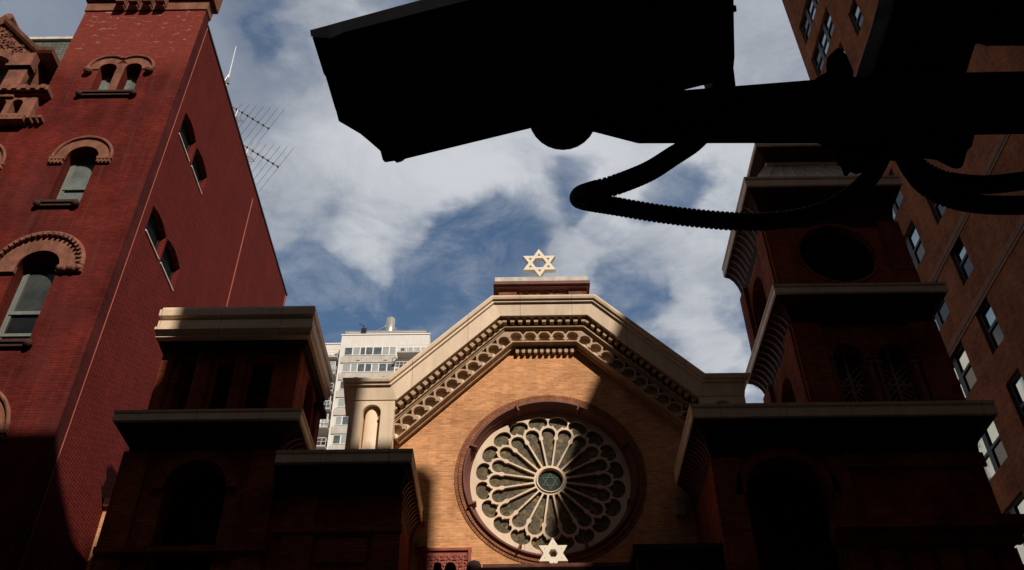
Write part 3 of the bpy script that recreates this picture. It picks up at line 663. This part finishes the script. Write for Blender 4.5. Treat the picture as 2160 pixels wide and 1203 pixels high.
def red_house():
    P = lambda x, y: PY(x, y, RY)
    tl = -13.05; zt = 27.1
    # windows: (x0, x1, sill, spring)
    W1 = [(-12.28+.62*0, -11.5, 22.88, 24.02), (-11.2, -10.52, 22.88, 24.02)]
    a = P(115, 425); b = P(170, 425); s2 = P(150, 330); e2 = P(207, 330)
    W1 = [(P(187, 196)[0], P(224, 196)[0], P(200, 197)[1], P(240, 147)[1]), (P(242, 196)[0], P(279, 196)[0], P(200, 197)[1], P(240, 147)[1])]
    W2 = (P(98, 425)[0], P(202, 345)[0], P(113, 428)[1], P(203, 333)[1])
    W3 = (P(-36, 722)[0], P(117, 580)[0], P(0, 722)[1], P(120, 563)[1])
    r4 = .8; W4 = (P(0, 870)[0]-1.65, P(0, 905)[0]-.2, 8.5, P(0, 905)[1]-.05)
    r5 = .75; W5 = (-14.6, -13.55, 17.8, P(15, 345)[1])
    holes = [arch(*w) for w in W1+[W2, W3, W4, W5]]
    wall = [(-24, 0), (RX, 0), (RX, zt+1.5), (tl, zt+1.5), (tl, 22.0), (-24, 22.0)]
    body = MB().plate(wall, holes, 0, .36, front(RY)).build('wall', 'red', red)
    # the pier strip at the corner is part of the front wall's thickness; the long party wall follows
    sw = []
    for q in ([(377, 281), (400, 344), (411, 294), (393, 247)], [(403, 350), (426, 412), (435, 370), (418, 322)], [(306, 486), (336, 548), (348, 495), (327, 443)], [(338, 553), (365, 616), (377, 562), (357, 516)]):
        p = [PX(x, y, RX) for x, y in q]; y0, y1, z0, z1 = p[0][0], p[1][0], (p[0][1]+p[1][1])/2, p[2][1]+.02
        sw.append((y0, y1, z0, z1))
    hs = []
    for y0, y1, z0, z1 in sw:
        hs.append([(y0, z0), (y1, z0), (y1, z1)]+[(y1-(y1-y0)*k/8, z1+.13*math.sin(math.pi*k/8)) for k in range(1, 8)]+[(y0, z1)])
    side = MB().plate(rect(RY+.362, 29.7, 0, 26.75), hs, -.24, 0, sideX(RX)).build('side_wall', 'redside', red)
    MB().box(RX-.36, RX+.004, RY+.004, RY+.358, 0, zt+1.5).build('corner_pier', 'redpier', red)
    for y0, y1, z0, z1 in sw:
        wf = MB(); wf.plate([(y0, z0), (y1, z0), (y1, z1+.2), (y0, z1+.2)], [[(y0+.06, z0+.06), (y1-.06, z0+.06), (y1-.06, z1+.12), (y0+.06, z1+.12)]], 0, .05, sideX(RX-.2)); w = wf.build('window', 'frame', red)
        MB().box(RX-.2, RX-.18, y0+.02, y1-.02, z0+.02, z1+.16).build('pane', 'black', w)
        MB().box(RX-.16, RX+.025, y0+.01, y1-.06, z0-.03, z0+.012).build('sill', 'cap', red)
    # rest of the volume: rear roof, back wall, drain pipes, roof edge
    MB().box(-24, RX-.25, RY+.4, 29.6, 20, 21.5).box(-24, RX-.25, 29.3, 29.7, 0, 26.7).box(-14.5, RX-.25, 19.4, 29.3, 25.9, 26.4).build('roof', 'slate', red)
    MB().box(RX-.24, RX+.03, RY+.362, 29.74, 26.75, 26.83).build('roof_edge', 'frame', red)
    dp = MB(); dp.tube([(RX+.02, 16.79, 0), (RX+.02, 16.79, 26.7)], .012, 6); dp.tube([(RX+.02, 23.62, 0), (RX+.02, 23.62, 26.2)], .02, 6); dp.tube([(RX+.02, 29.5, 0), (RX+.02, 29.5, 26.6)], .02, 6); dp.build('lightning_cable', 'panel', red)
    # tower head: stone band and brackets
    tb = MB(); tb.box(tl-.03, RX+.03, RY-.04, RY+.4, zt-.02, zt+.45); tbo = tb.build('stone_band', 'brown', red)
    br = MB()
    for k in range(4):
        x = P(256+k*28, 10)[0]; br.box(x, x+.24, RY-.32, RY-.04, zt+.05, zt+1.2); br.box(x+.02, x+.22, RY-.2, RY-.04, zt-.05, zt+.05)
    br.build('bracket', 'brown', tbo); MB().box(tl-.1, RX+.16, RY-.16, RY+.46, zt+.45, zt+1.6).build('parapet', 'brown', tbo)
    # window joinery
    for w in W1: sash_window(red, *w, RY)
    sash_window(red, *W2, RY, .5); sash_window(red, *W3, RY, .5, .36, None, ('dimglass', 'dark')); sash_window(red, *W4, RY); sash_window(red, *W5, RY)
    cs = [(w[0]+w[1])/2 for w in W1]; hood(red, cs, W1[0][3], (W1[0][1]-W1[0][0])/2, imposts=False, w=.38)
    kb = MB()
    for x in (W3[0]-.28, W3[1]+.3): kb.box(x-.3, x+.3, RY-.08, RY+.03, W3[3]-.2, W3[3]-.01)
    for k in range(5): knob(kb, W3[1]+.08+k*.11, W3[3]-.1-.03*(k % 2), .085)
    knob(kb, W1[0][0]-.26, W1[0][3]-.12, .13); knob(kb, W1[1][1]+.26, W1[0][3]-.12, .13); kb.build('carved_boss', 'brown', red)
    mul = MB(); rr = (W1[0][1]-W1[0][0])/2+.012
    sp_ = [(cs[0]+rr*math.cos(R_(t)), W1[0][3]+rr*math.sin(R_(t))) for t in range(0, 75, 8)]+[(cs[1]-rr*math.cos(R_(t)), W1[0][3]+rr*math.sin(R_(t))) for t in range(72, -1, -8)]
    mul.plate(sp_, [], -.022, .05, front(RY)); mul.box(W1[0][1]+.005, W1[1][0]-.005, RY-.02, RY+.3, W1[0][2], W1[0][3]-.003); mul.build('mullion', 'brown', red)
    sill(red, P(165, 203)[0], P(285, 203)[0], W1[0][2]); sill(red, P(78, 433)[0], P(165, 433)[0], W2[2]); sill(red, -12.4, P(66, 728)[0], W3[2])
    for w, d in ((W2, False), (W3, True), (W4, False), (W5, False)): hood(red, [(w[0]+w[1])/2], w[3], (w[1]-w[0])/2, d, not d, .62 if d else .4)
    # slate mansard, dormer and arcaded parapet at the left
    MB().rings([[(-24, 16.9, 22), (-24, 20.5, 22), (-24, 20.5, 28.3), (-24, 18.3, 28.3)], [(tl+.3, 16.9, 22), (tl+.3, 20.5, 22), (tl+.3, 20.5, 28.3), (tl+.3, 18.3, 28.3)]]).build('mansard', 'slate', red)
    MB().box(-24, tl+.2, 18.2, 18.5, 28.3, 28.42).build('mansard_ridge', 'cap', red)
    DY = 16.35
    D = MB(); dc = -15.25
    ar = arch(dc-1.0, dc+1.0, 22.6, 23.85)
    D.plate([(dc-1.5, 22.6), (dc+1.5, 22.6), (dc+1.5, 24.7), (dc, 26.35), (dc-1.5, 24.7)], [ar], 0, 1.4, front(DY))
    dm = D.build('dormer', 'brown', red)
    E_ = MB(); sweep(E_, [(dc-1.95, 24.72), (dc-1.45, 24.75), (dc, 26.3), (dc+1.45, 24.75), (dc+1.95, 24.72)], [(0, -1.3), (0, .1), (.07, .16), (.17, .2), (.19, -1.3)], DY); E_.build('coping', 'brown', dm)
    E_ = MB(); E_.tube([(dc, DY-.1, 26.62), (dc, DY+1.2, 26.65)], .17, 14); E_.build('ridge_roll', 'brown', dm)
    E_ = MB(); rnd = random.Random(5)
    for i in range(330):
        x = dc-1.4+2.8*rnd.random(); z = 24.5+1.7*rnd.random()
        if abs(x-dc)*1.1 > 26.2-z or (x-dc)**2+(z-23.85)**2 < 1.5: continue
        r = .04+.05*rnd.random(); a0 = rnd.random()*6; E_.tube([(x+r*math.cos(a0+k), DY-.02, z+r*math.sin(a0+k)) for k in range(5)], .022, 5)
    E_.build('carved_foliage', 'brown', dm)
    E_ = MB()
    for sx in (-1, 1):
        x = dc+sx*1.3; E_.box(x-.33, x+.33, DY-.28, DY, 23.9, 24.5); E_.box(x-.26, x+.26, DY-.2, DY, 22.6, 23.9); E_.box(x-.36, x+.36, DY-.3, DY, 23.9, 23.98); knob(E_, x-sx*.2, 23.8, .12)
    E_.build('pier', 'brown', dm); sash_window(dm, dc-1.0, dc+1.0, 22.6, 23.85, DY, .45, .5, dm)
    A = MB(); hs = [arch(-16.9+k*.46, -16.6+k*.46, 21.95, 22.4, 8) for k in range(8)]
    A.plate(rect(-24, tl+.02, 21.85, 22.7), hs, -.18, .1, front(RY)); A.box(-24, tl+.02, RY+.1, RY+.2, 21.85, 22.6)
    ao = A.build('arcaded_parapet', 'brown', red)
    B = MB(); B.box(-24, tl+.28, RY-.34, RY+.2, 22.78, 22.96); B.box(-24, tl+.2, RY-.24, RY+.2, 22.7, 22.78); B.box(-24, tl-.06, RY-.26, RY, 21.62, 21.72)
    for k in range(30): B.box(-17.4+k*.16, -17.3+k*.16, RY-.22, RY, 21.72, 21.82)
    for k in range(18): B.box(-17.4+k*.26, -17.26+k*.26, RY-.38, RY-.3, 22.8, 22.96)
    B.build('moulding', 'brown', ao)
red_house()
# ------------------------------------------------------------------ antennas on that roof
def yagi(px0, py0, px1, py1, label):
    Ya = 24.5
    p0 = Vector((PY(px0, py0, 22.5)[0], 22.5, PY(px0, py0, 22.5)[1])); p1 = Vector((PY(px1, py1, 23.6)[0], 23.6, PY(px1, py1, 23.6)[1]))
    base = Vector((p0.x, 22.6, 26.4))
    t = thing('antenna', base, label, 'antenna', 'television antennas on the red roof')
    MB().tube([base, p0.lerp(p1, .15)+Vector((0, 0, .1))], .022, 8).build('mast', 'metal', t)
    MB().tube([p0, p1], .02, 8).build('boom', 'rust', t)
    q = PY(px1+34, py1-47, 22.9); q0 = p1+(p0-p1)*.03; d = Vector((q[0], 22.9, q[1]))-q0
    for k in range(7):
        u = (k+.25)/7; c = p0.lerp(p1, u+.1 if u < .9 else u); s = .28+.72*u**1.1
        MB().tube([c-d*s*1.25, c+d*s], .0065, 6).build('element', 'metal', t)
    cl = MB()
    for k in range(7):
        c = p0.lerp(p1, (k+.25)/7+.08); cl.box(c.x-.03, c.x+.03, c.y-.03, c.y+.03, c.z-.03, c.z+.03)
    cl.build('clamp', 'frame', t)
    c = p0.lerp(p1, .22)+Vector((0, 0, -.55)); st = MB(); st.tube([c+Vector((0, 0, .85)), c], .016, 6)
    for k in range(4): st.tube([c+Vector((-.16, 0, -.12+.1*k)), c+Vector((.24-.05*k, 0, -.06+.08*k))], .01, 5)
    st.tube([c+Vector((.22, 0, -.05)), c+Vector((-.1, 0, .25))], .01, 5); st.build('reflector', 'metal', t)
yagi(490, 225, 568, 272, 'upper of the two spiky television antennas beyond the red roof edge')
yagi(513, 306, 588, 353, 'lower of the two spiky television antennas beyond the red roof edge')
def whip():
    a = PY(481, 168, 20.6); b = PY(498, 98, 20.6); p0 = Vector((a[0], 20.6, 26.4)); p1 = Vector((a[0], 20.6, a[1])); p2 = Vector((b[0], 20.6, b[1]))
    t = thing('whip_antenna', p0, 'thin white whip antenna standing above the red roof edge', 'antenna')
    MB().tube([p0, p1], .02, 8).build('mast', 'metal', t); MB().tube([p1, p2], [.02, .012], 8).build('whip', 'winwhite', t)
    k = MB()
    for i in range(4): k.box(p1.x-.1+.03*i, p1.x+.09-.02*i, p1.y-.04, p1.y+.04, p1.z-.25+.09*i, p1.z-.2+.09*i)
    k.tube([p1+Vector((-.12, 0, -.1)), p1+Vector((-.02, 0, .32))], .014, 5); k.build('clamp', 'metal', t)
whip()
# ------------------------------------------------------------------ brick apartment building on the right
def right_house():
    X = 15.0
    t = thing('brick_apartment_building', (X, 22, 0), 'tall orange brown brick apartment building with black framed windows at the right edge', 'building')
    heads = [43.3-2.826*k for k in range(14)]; cols = [(25.2, 28.28, 3), (22.92, 23.85, 1)]
    holes = []; wins = []
    for zh in heads:
        for y0, y1, n in cols:
            z1, z0 = zh, zh-1.7; holes.append(rect(y0, y1, z0, z1)); wins.append((y0, y1, z0, z1, n))
    w = MB().plate(rect(4, 29.05, 0, 47.5), holes, 0, .4, sideX(X)); w.box(X+.4, X+14, 4, 29.05, 0, 47.5)
    wo = w.build('wall', 'apt', t)
    fw = MB().plate(rect(16.9, 18.7, 30.1, 31.6), [rect(17.0, 17.75, 30.2, 31.5), rect(17.85, 18.6, 30.2, 31.5)], -.04, .0, sideX(X)).build('window', 'frame', t)
    MB().box(X-.02, X-.002, 17.0, 18.6, 30.2, 31.5).build('pane', 'dark', fw)
    s = MB()
    for z in (20.62, 23.28, 34.6, 12.2):
        for k in range(3): s.box(X-.03-.012*(k == 1), X, 4, 29.06, z+.13*k, z+.13*k+.11)
    s.build('string_course', 'aptstrip', wo)
    rnd = random.Random(11)
    for y0, y1, z0, z1, n in wins:
        f = MB(); xf = X+.1; st = (y1-y0)/n; zm = z0+.48*(z1-z0)
        f.plate(rect(y0-.03, y1+.03, z0-.03, z1+.03), [rect(y0+st*i+.13, y0+st*(i+1)-.13, a, b) for i in range(n) for a, b in ((z0+.08, zm-.05), (zm+.05, z1-.08))], 0, .1, sideX(xf))
        fo = f.build('window', 'frame', t)
        u = MB(); l = MB()
        for i in range(n):
            a, b = y0+st*i+.05, y0+st*(i+1)-.05
            (u if (n > 1 and i != 2) or n == 1 else l).box(xf+.06, xf+.08, a, b, zm, z1-.05); (u if n > 1 and i == 1 else l).box(xf+.05, xf+.07, a, b, z0+.05, zm)
        u.build('pane', 'mirror', fo); l.build('pane', 'dark', fo)
right_house()
# ------------------------------------------------------------------ white tower far behind
def white_tower():
    Y = 100.0
    t = thing('white_apartment_tower', (-18, Y, 0), 'far white brick apartment tower with balconies and a roof flue', 'building')
    w = MB(); w.box(-36, -22.9, Y+2, Y+18, 0, 79.2); w.box(-22.9, -11.1, Y, Y+18, 0, 79.15); wo = w.build('wall', 'whitewall', t)
    r = MB(); r.box(-22.6, -11.7, Y+.7, Y+14, 79.15, 80.3)
    ro = r.build('penthouse', 'whitewall', t); b = MB()
    for z in (79.45, 79.75, 80.05, 80.3): b.box(-22.66, -11.64, Y+.62, Y+.7, z, z+.05)
    b.build('cladding_rib', 'concrete', ro)
    b = MB(); b.box(-36, -22.9, Y+1.9, Y+2.1, 79.2, 79.35); b.box(-23, -11.0, Y-.1, Y+.2, 79.16, 79.3); b.build('parapet_cap', 'winwhite', t)
    b = MB(); b.tube([(-17.2, Y+4, 80.2), (-17.2, Y+4, 85.0)], .62, 20); b.build('flue', 'steel', t, True)
    b = MB(); b.tube([(-17.7, Y+3.6, 83.6), (-20.2, Y+2, 80.3)], .035, 5); b.tube([(-16.7, Y+3.6, 83.6), (-15.2, Y+2, 80.3)], .035, 5); b.build('guy_wire', 'steel', t)
    rnd = random.Random(2)
    def window(x0, x1, z0, z1, y, n):
        f = MB(); e = sorted([x0, x1]+[x0+(x1-x0)*(i+.3*(rnd.random()-.5))/n for i in range(1, n)])
        f.plate(rect(x0, x1, z0, z1), [rect(a+.07, b-.07, z0+.07, z1-.07) for a, b in zip(e, e[1:])], -.07, .03, front(y)); fo = f.build('window', 'winwhite', t)
        p = MB(); q = MB()
        for a, b in zip(e, e[1:]): (p if rnd.random() < .55 else q).box(a+.03, b-.03, y-.03, y+.02, z0+.03, z1-.03)
        if p.v: p.build('pane', 'curtain', fo)
        if q.v: q.build('pane', 'farglass', fo)
    def balcony(x0, x1, z, y0, y1):
        f = MB(); f.box(x0, x1, y0, y1, z-.2, z); fo = f.build('balcony', 'concrete', t)
        g = MB(); n = int((x1-x0)/.5)
        for i in range(n+1): x = x0+(x1-x0)*i/n; g.box(x-.02, x+.02, y0, y0+.05, z, z+1.02)
        g.box(x0, x1, y0, y0+.06, z+1.0, z+1.06); g.box(x0, x1, y0, y0+.06, z+.5, z+.53); g.box(x1-.05, x1, y0, y1, z+1.0, z+1.06); g.build('railing', 'winwhite', fo)
    for k in range(9):
        z1 = 77.1-2.7*k; window(-22.3, -15.45, z1-1.32, z1, Y, 7)
        MB().box(-22.6, -15.3, Y-.12, Y, z1-2.55, z1-1.5).build('spandrel', 'concrete', t)
        v = MB()
        for x in (-20.6, -17.0): v.box(x, x+.5, Y-.14, Y-.1, z1-2.3, z1-2.2)
        v.build('vent', 'frame', t)
        balcony(-15.15, -11.15, z1-1.75, Y-1.4, Y); window(-15.0, -11.4, z1-1.5, z1-.1, Y+.0, 4)
        balcony(-26.2, -23.0, z1-1.75, Y-.6, Y+2); window(-26.1, -23.2, z1-1.6, z1+.3, Y-.1 if k in (1, 3, 4, 6, 8) else Y+1.9, 3)
    # dark roof rail of the next house beside the tower top
    t2 = thing('rooftop_mast', (-20.2, Y+.6, 79.2), 'small dark mast on the white tower roof beside the flue', 'antenna')
    b = MB(); b.tube([(-20.2, Y+.55, 79.2), (-20.2, Y+.55, 81.2)], .06, 6)
    for i, z in enumerate((79.5, 79.9, 80.3, 80.6)): b.box(-20.5, -19.8, Y+.45, Y+.6, z, z+.15)
    b.tube([(-20.2, Y+.55, 81.0), (-20.9, Y+.5, 81.6)], .05, 5); b.build('mast', 'frame', t2)
white_tower()
def gap_house():
    Y = 100.0; a = PY(1588, 850, Y); b = PY(1640, 790, Y)
    t = thing('white_terraced_building', (a[0]+3, Y, 0), 'sliver of a far pale building between the gable and the taller tower', 'building')
    MB().box(a[0]-.5, a[0]+14, Y+1, Y+8, 0, 66).plate([(31.3, 60), (33.9, 60), (34.4, 72.5), (33.2, 72.5)], [[(32.3, 60.5), (33.3, 60.5), (33.5, 69.5)]], 0, .8, front(Y)).build('wall', 'whitewall', t)
    MB().box(a[0]+.5, a[0]+5, Y+.4, Y+1, 62, 63.4).build('window', 'farglass', t)
    q = PY(1594, 803, Y); p = thing('planter_shrub', (q[0], Y-.2, q[1]-1), 'tiny green shrub on the far pale terrace beside the taller tower', 'plant')
    f = MB(); rnd = random.Random(4)
    for i in range(90):
        c = Vector((q[0], Y-.2, q[1]))+Vector((rnd.gauss(0, .3), rnd.gauss(0, .3), rnd.gauss(0, .55))); u = Vector((rnd.gauss(0, 1), rnd.gauss(0, 1), rnd.gauss(0, 1))).normalized()*.16; v = u.orthogonal()*.7
        f.add([c-u, c+v, c+u, c-v], [(0, 1, 2, 3)])
    f.build('foliage', 'leaf', p)
    MB().tube([(q[0], Y-.2, q[1]-1.6), (q[0], Y-.2, q[1])], .04, 6).build('stem', 'brown', p)
gap_house()
# ------------------------------------------------------------------ street camera, arm and conduits overhead
def slab(mb, poly, z0, z1, c=(1150, 200)):
    """solid piece of equipment whose near face lies z0 metres from the lens plane, extruded away by z1-z0"""
    near = [PD(x, y, z0) for x, y in poly]; d = ray(*c)*(z1-z0); far = [p+d for p in near]; n = len(poly)
    tr = tessellate_polygon([[Vector((x, y, 0)) for x, y in poly]])
    return mb.add(near+far, [tuple(q) for q in tr]+[tuple(n+i for i in reversed(q)) for q in tr]+[(i, (i+1) % n, n+(i+1) % n, n+i) for i in range(n)])
def smooth_path(pts, n=14):
    P = [Vector(p) for p in pts]; out = []
    for i in range(len(P)-1):
        a, b, c, d = P[max(i-1, 0)], P[i], P[i+1], P[min(i+2, len(P)-1)]
        for k in range(n):
            t = k/n; out.append(.5*((2*b)+(c-a)*t+(2*a-5*b+4*c-d)*t*t+(3*b-a-3*c+d)*t**3))
    out.append(P[-1]); return out
def cctv():
    t = thing('security_camera', PD(1150, 170, 1.35), 'large black security camera housing hung overhead, seen from below', 'camera')
    b = MB(); slab(b, [(658, 78), (694, 80), (722, 66), (1010, -14), (1100, -40), (1548, -40), (1548, 20), (1550, 120), (1547, 150), (1540, 158), (1500, 176), (1420, 196), (1115, 272), (845, 338), (843, 342), (836, 343), (832, 340), (812, 343), (807, 338), (802, 319), (778, 298), (760, 283), (738, 270), (714, 256), (709, 236), (706, 228), (686, 160), (683, 158)], 1.3, 1.46)
    b.build('housing', 'housing', t, bevel=.002)
    s = MB(); bot = [(656, 77), (694, 80), (722, 67), (880, 26), (1060, -20)]; top = [(653, 68), (690, 58), (722, 49), (880, 6), (1060, -44)]; lo = []; hi = []
    for q, h_ in zip(bot, top):
        b_ = PD(*q, 1.296); hx, hz_ = PY(*h_, b_.y); lo.append(b_); hi.append(Vector((hx, b_.y, hz_))*1.003)
    bk = Vector((.01, .012, .012)); s.rings([[l_, h_, h_+bk, l_+bk] for l_, h_ in zip(lo, hi)])
    s.build('sun_shield', 'shield', t)
    k = MB(); slab(k, [(1545, 10), (1553, 12), (1554, 24), (1546, 26)], 1.31, 1.34); slab(k, [(834, 338), (846, 336), (845, 342), (836, 344)], 1.31, 1.34); k.build('screw', 'housing', t)
    # swivel under the housing
    c = PD(1187, 244, 1.36); r = 73*1.36/FPX; m_ = MB()
    m_.rings([[c+RT*(r*math.sin(R_(a))*math.cos(2*math.pi*i/28))+UP*(r*math.sin(R_(a))*math.sin(2*math.pi*i/28))-FW*(r*.8*math.cos(R_(a))) for i in range(28)] for a in (4, 25, 45, 65, 80, 90, 110, 150, 176)])
    m_.build('swivel', 'housing', t, True)
    h = MB(); slab(h, [(1500, 172), (1512, 150), (1547, 140), (1552, 182), (1550, 196), (1508, 196)], 1.33, 1.4); h.build('hinge', 'arm', t)
cctv()
def bracket():
    t = thing('mounting_arm', PD(1900, 220, 1.4), 'heavy black steel mounting arm and crossbeam carrying the camera', 'bracket')
    a = MB(); slab(a, [(1120, 225), (1420, 192), (1552, 181.5), (1786, 163), (2040, 153), (2240, 149), (2240, 281), (2160, 283), (2052, 285), (1900, 302), (1590, 302.5), (1348, 303), (1342, 302), (1261, 281), (1180, 262)], 1.34, 1.44, (1700, 225)); a.build('arm', 'arm', t, bevel=.002)
    b = MB(); slab(b, [(1838, 168), (1872, 60), (1898, -30), (2400, -30), (2400, 96), (2090, 97), (2082, 98), (2064, 92), (2057, 94), (2038, 154), (2036, 170)], 1.38, 1.5, (2000, 60)); b.build('crossbeam', 'arm', t)
    b = MB(); slab(b, [(1804, 168), (1812, 140), (1838, 60), (1862, -30), (1904, -30), (1876, 60), (1846, 150), (1842, 170)], 1.385, 1.4, (1900, 60)); b.build('beam_lit_side', 'rust', t)  # weathered side face of the beam, lightened in colour as if lit
    c = MB(); slab(c, [(1716, 168), (1732, 158), (1744, 152), (1742, 140), (1744, 122), (1758, 108), (1768, 100), (1774, 104), (1786, 116), (1792, 130), (1800, 150), (1800, 168)], 1.36, 1.42, (1760, 140)); slab(c, [(1716, 298), (1752, 318), (1764, 336), (1776, 358), (1780, 372), (1788, 372), (1793, 362), (1806, 369), (1830, 360), (1860, 330), (1900, 298)], 1.36, 1.42, (1800, 320)); c.build('clamp', 'arm', t, bevel=.002)
    c = MB(); slab(c, [(1850, 296), (1868, 338), (1904, 342), (1940, 334), (1975, 338), (1996, 349), (2013, 357), (2028, 355), (2033, 345), (2041, 316), (2051, 310), (2056, 284), (2050, 270), (1850, 270)], 1.35, 1.46, (1950, 300)); c.build('junction_box', 'arm', t, bevel=.003)
bracket()
def conduit(pts, r, label):
    P = smooth_path([PD(x, y, z) for x, y, z in pts], 40); L = [0]
    for a, b in zip(P, P[1:]): L.append(L[-1]+(b-a).length)
    # resample finely and ring the surface with corrugations
    N = int(L[-1]/.0011); Q = []; j = 0
    for i in range(N+1):
        s = L[-1]*i/N
        while j < len(L)-2 and L[j+1] < s: j += 1
        u = (s-L[j])/max(1e-9, L[j+1]-L[j]); Q.append(P[j].lerp(P[j+1], u))
    rad = [r*(1.06 if (i//2) % 3 else .93) for i in range(len(Q))]
    o = MB().tube(Q, rad, 18).build('conduit', 'rubber', None, False)
    return tag(o, label, 'conduit', 'corrugated conduits below the arm')
conduit([(1500, 262, 1.3), (1466, 299, 1.27), (1419, 330, 1.22), (1366, 363, 1.18), (1296, 391, 1.16), (1246, 405, 1.17), (1224, 414, 1.21), (1230, 423, 1.26), (1290, 434, 1.29), (1413, 454, 1.3), (1546, 467, 1.3), (1645, 465, 1.3), (1729, 447, 1.3), (1790, 415, 1.31), (1832, 378, 1.33), (1860, 330, 1.36), (1868, 300, 1.38)], .0123, 'black corrugated conduit hanging in a sharp loop across the sky')
conduit([(1890, 290, 1.36), (1905, 325, 1.33), (1928, 365, 1.3), (1960, 398, 1.28), (2010, 421, 1.27), (2080, 432, 1.27), (2170, 433, 1.27), (2260, 430, 1.27)], .0125, 'lower black conduit curving off the right edge below the junction box')
conduit([(1905, 300, 1.38), (1925, 340, 1.36), (1965, 370, 1.35), (2010, 384, 1.34), (2080, 390, 1.34), (2165, 381, 1.34), (2260, 368, 1.34)], .0128, 'upper black conduit curving off the right edge below the junction box')
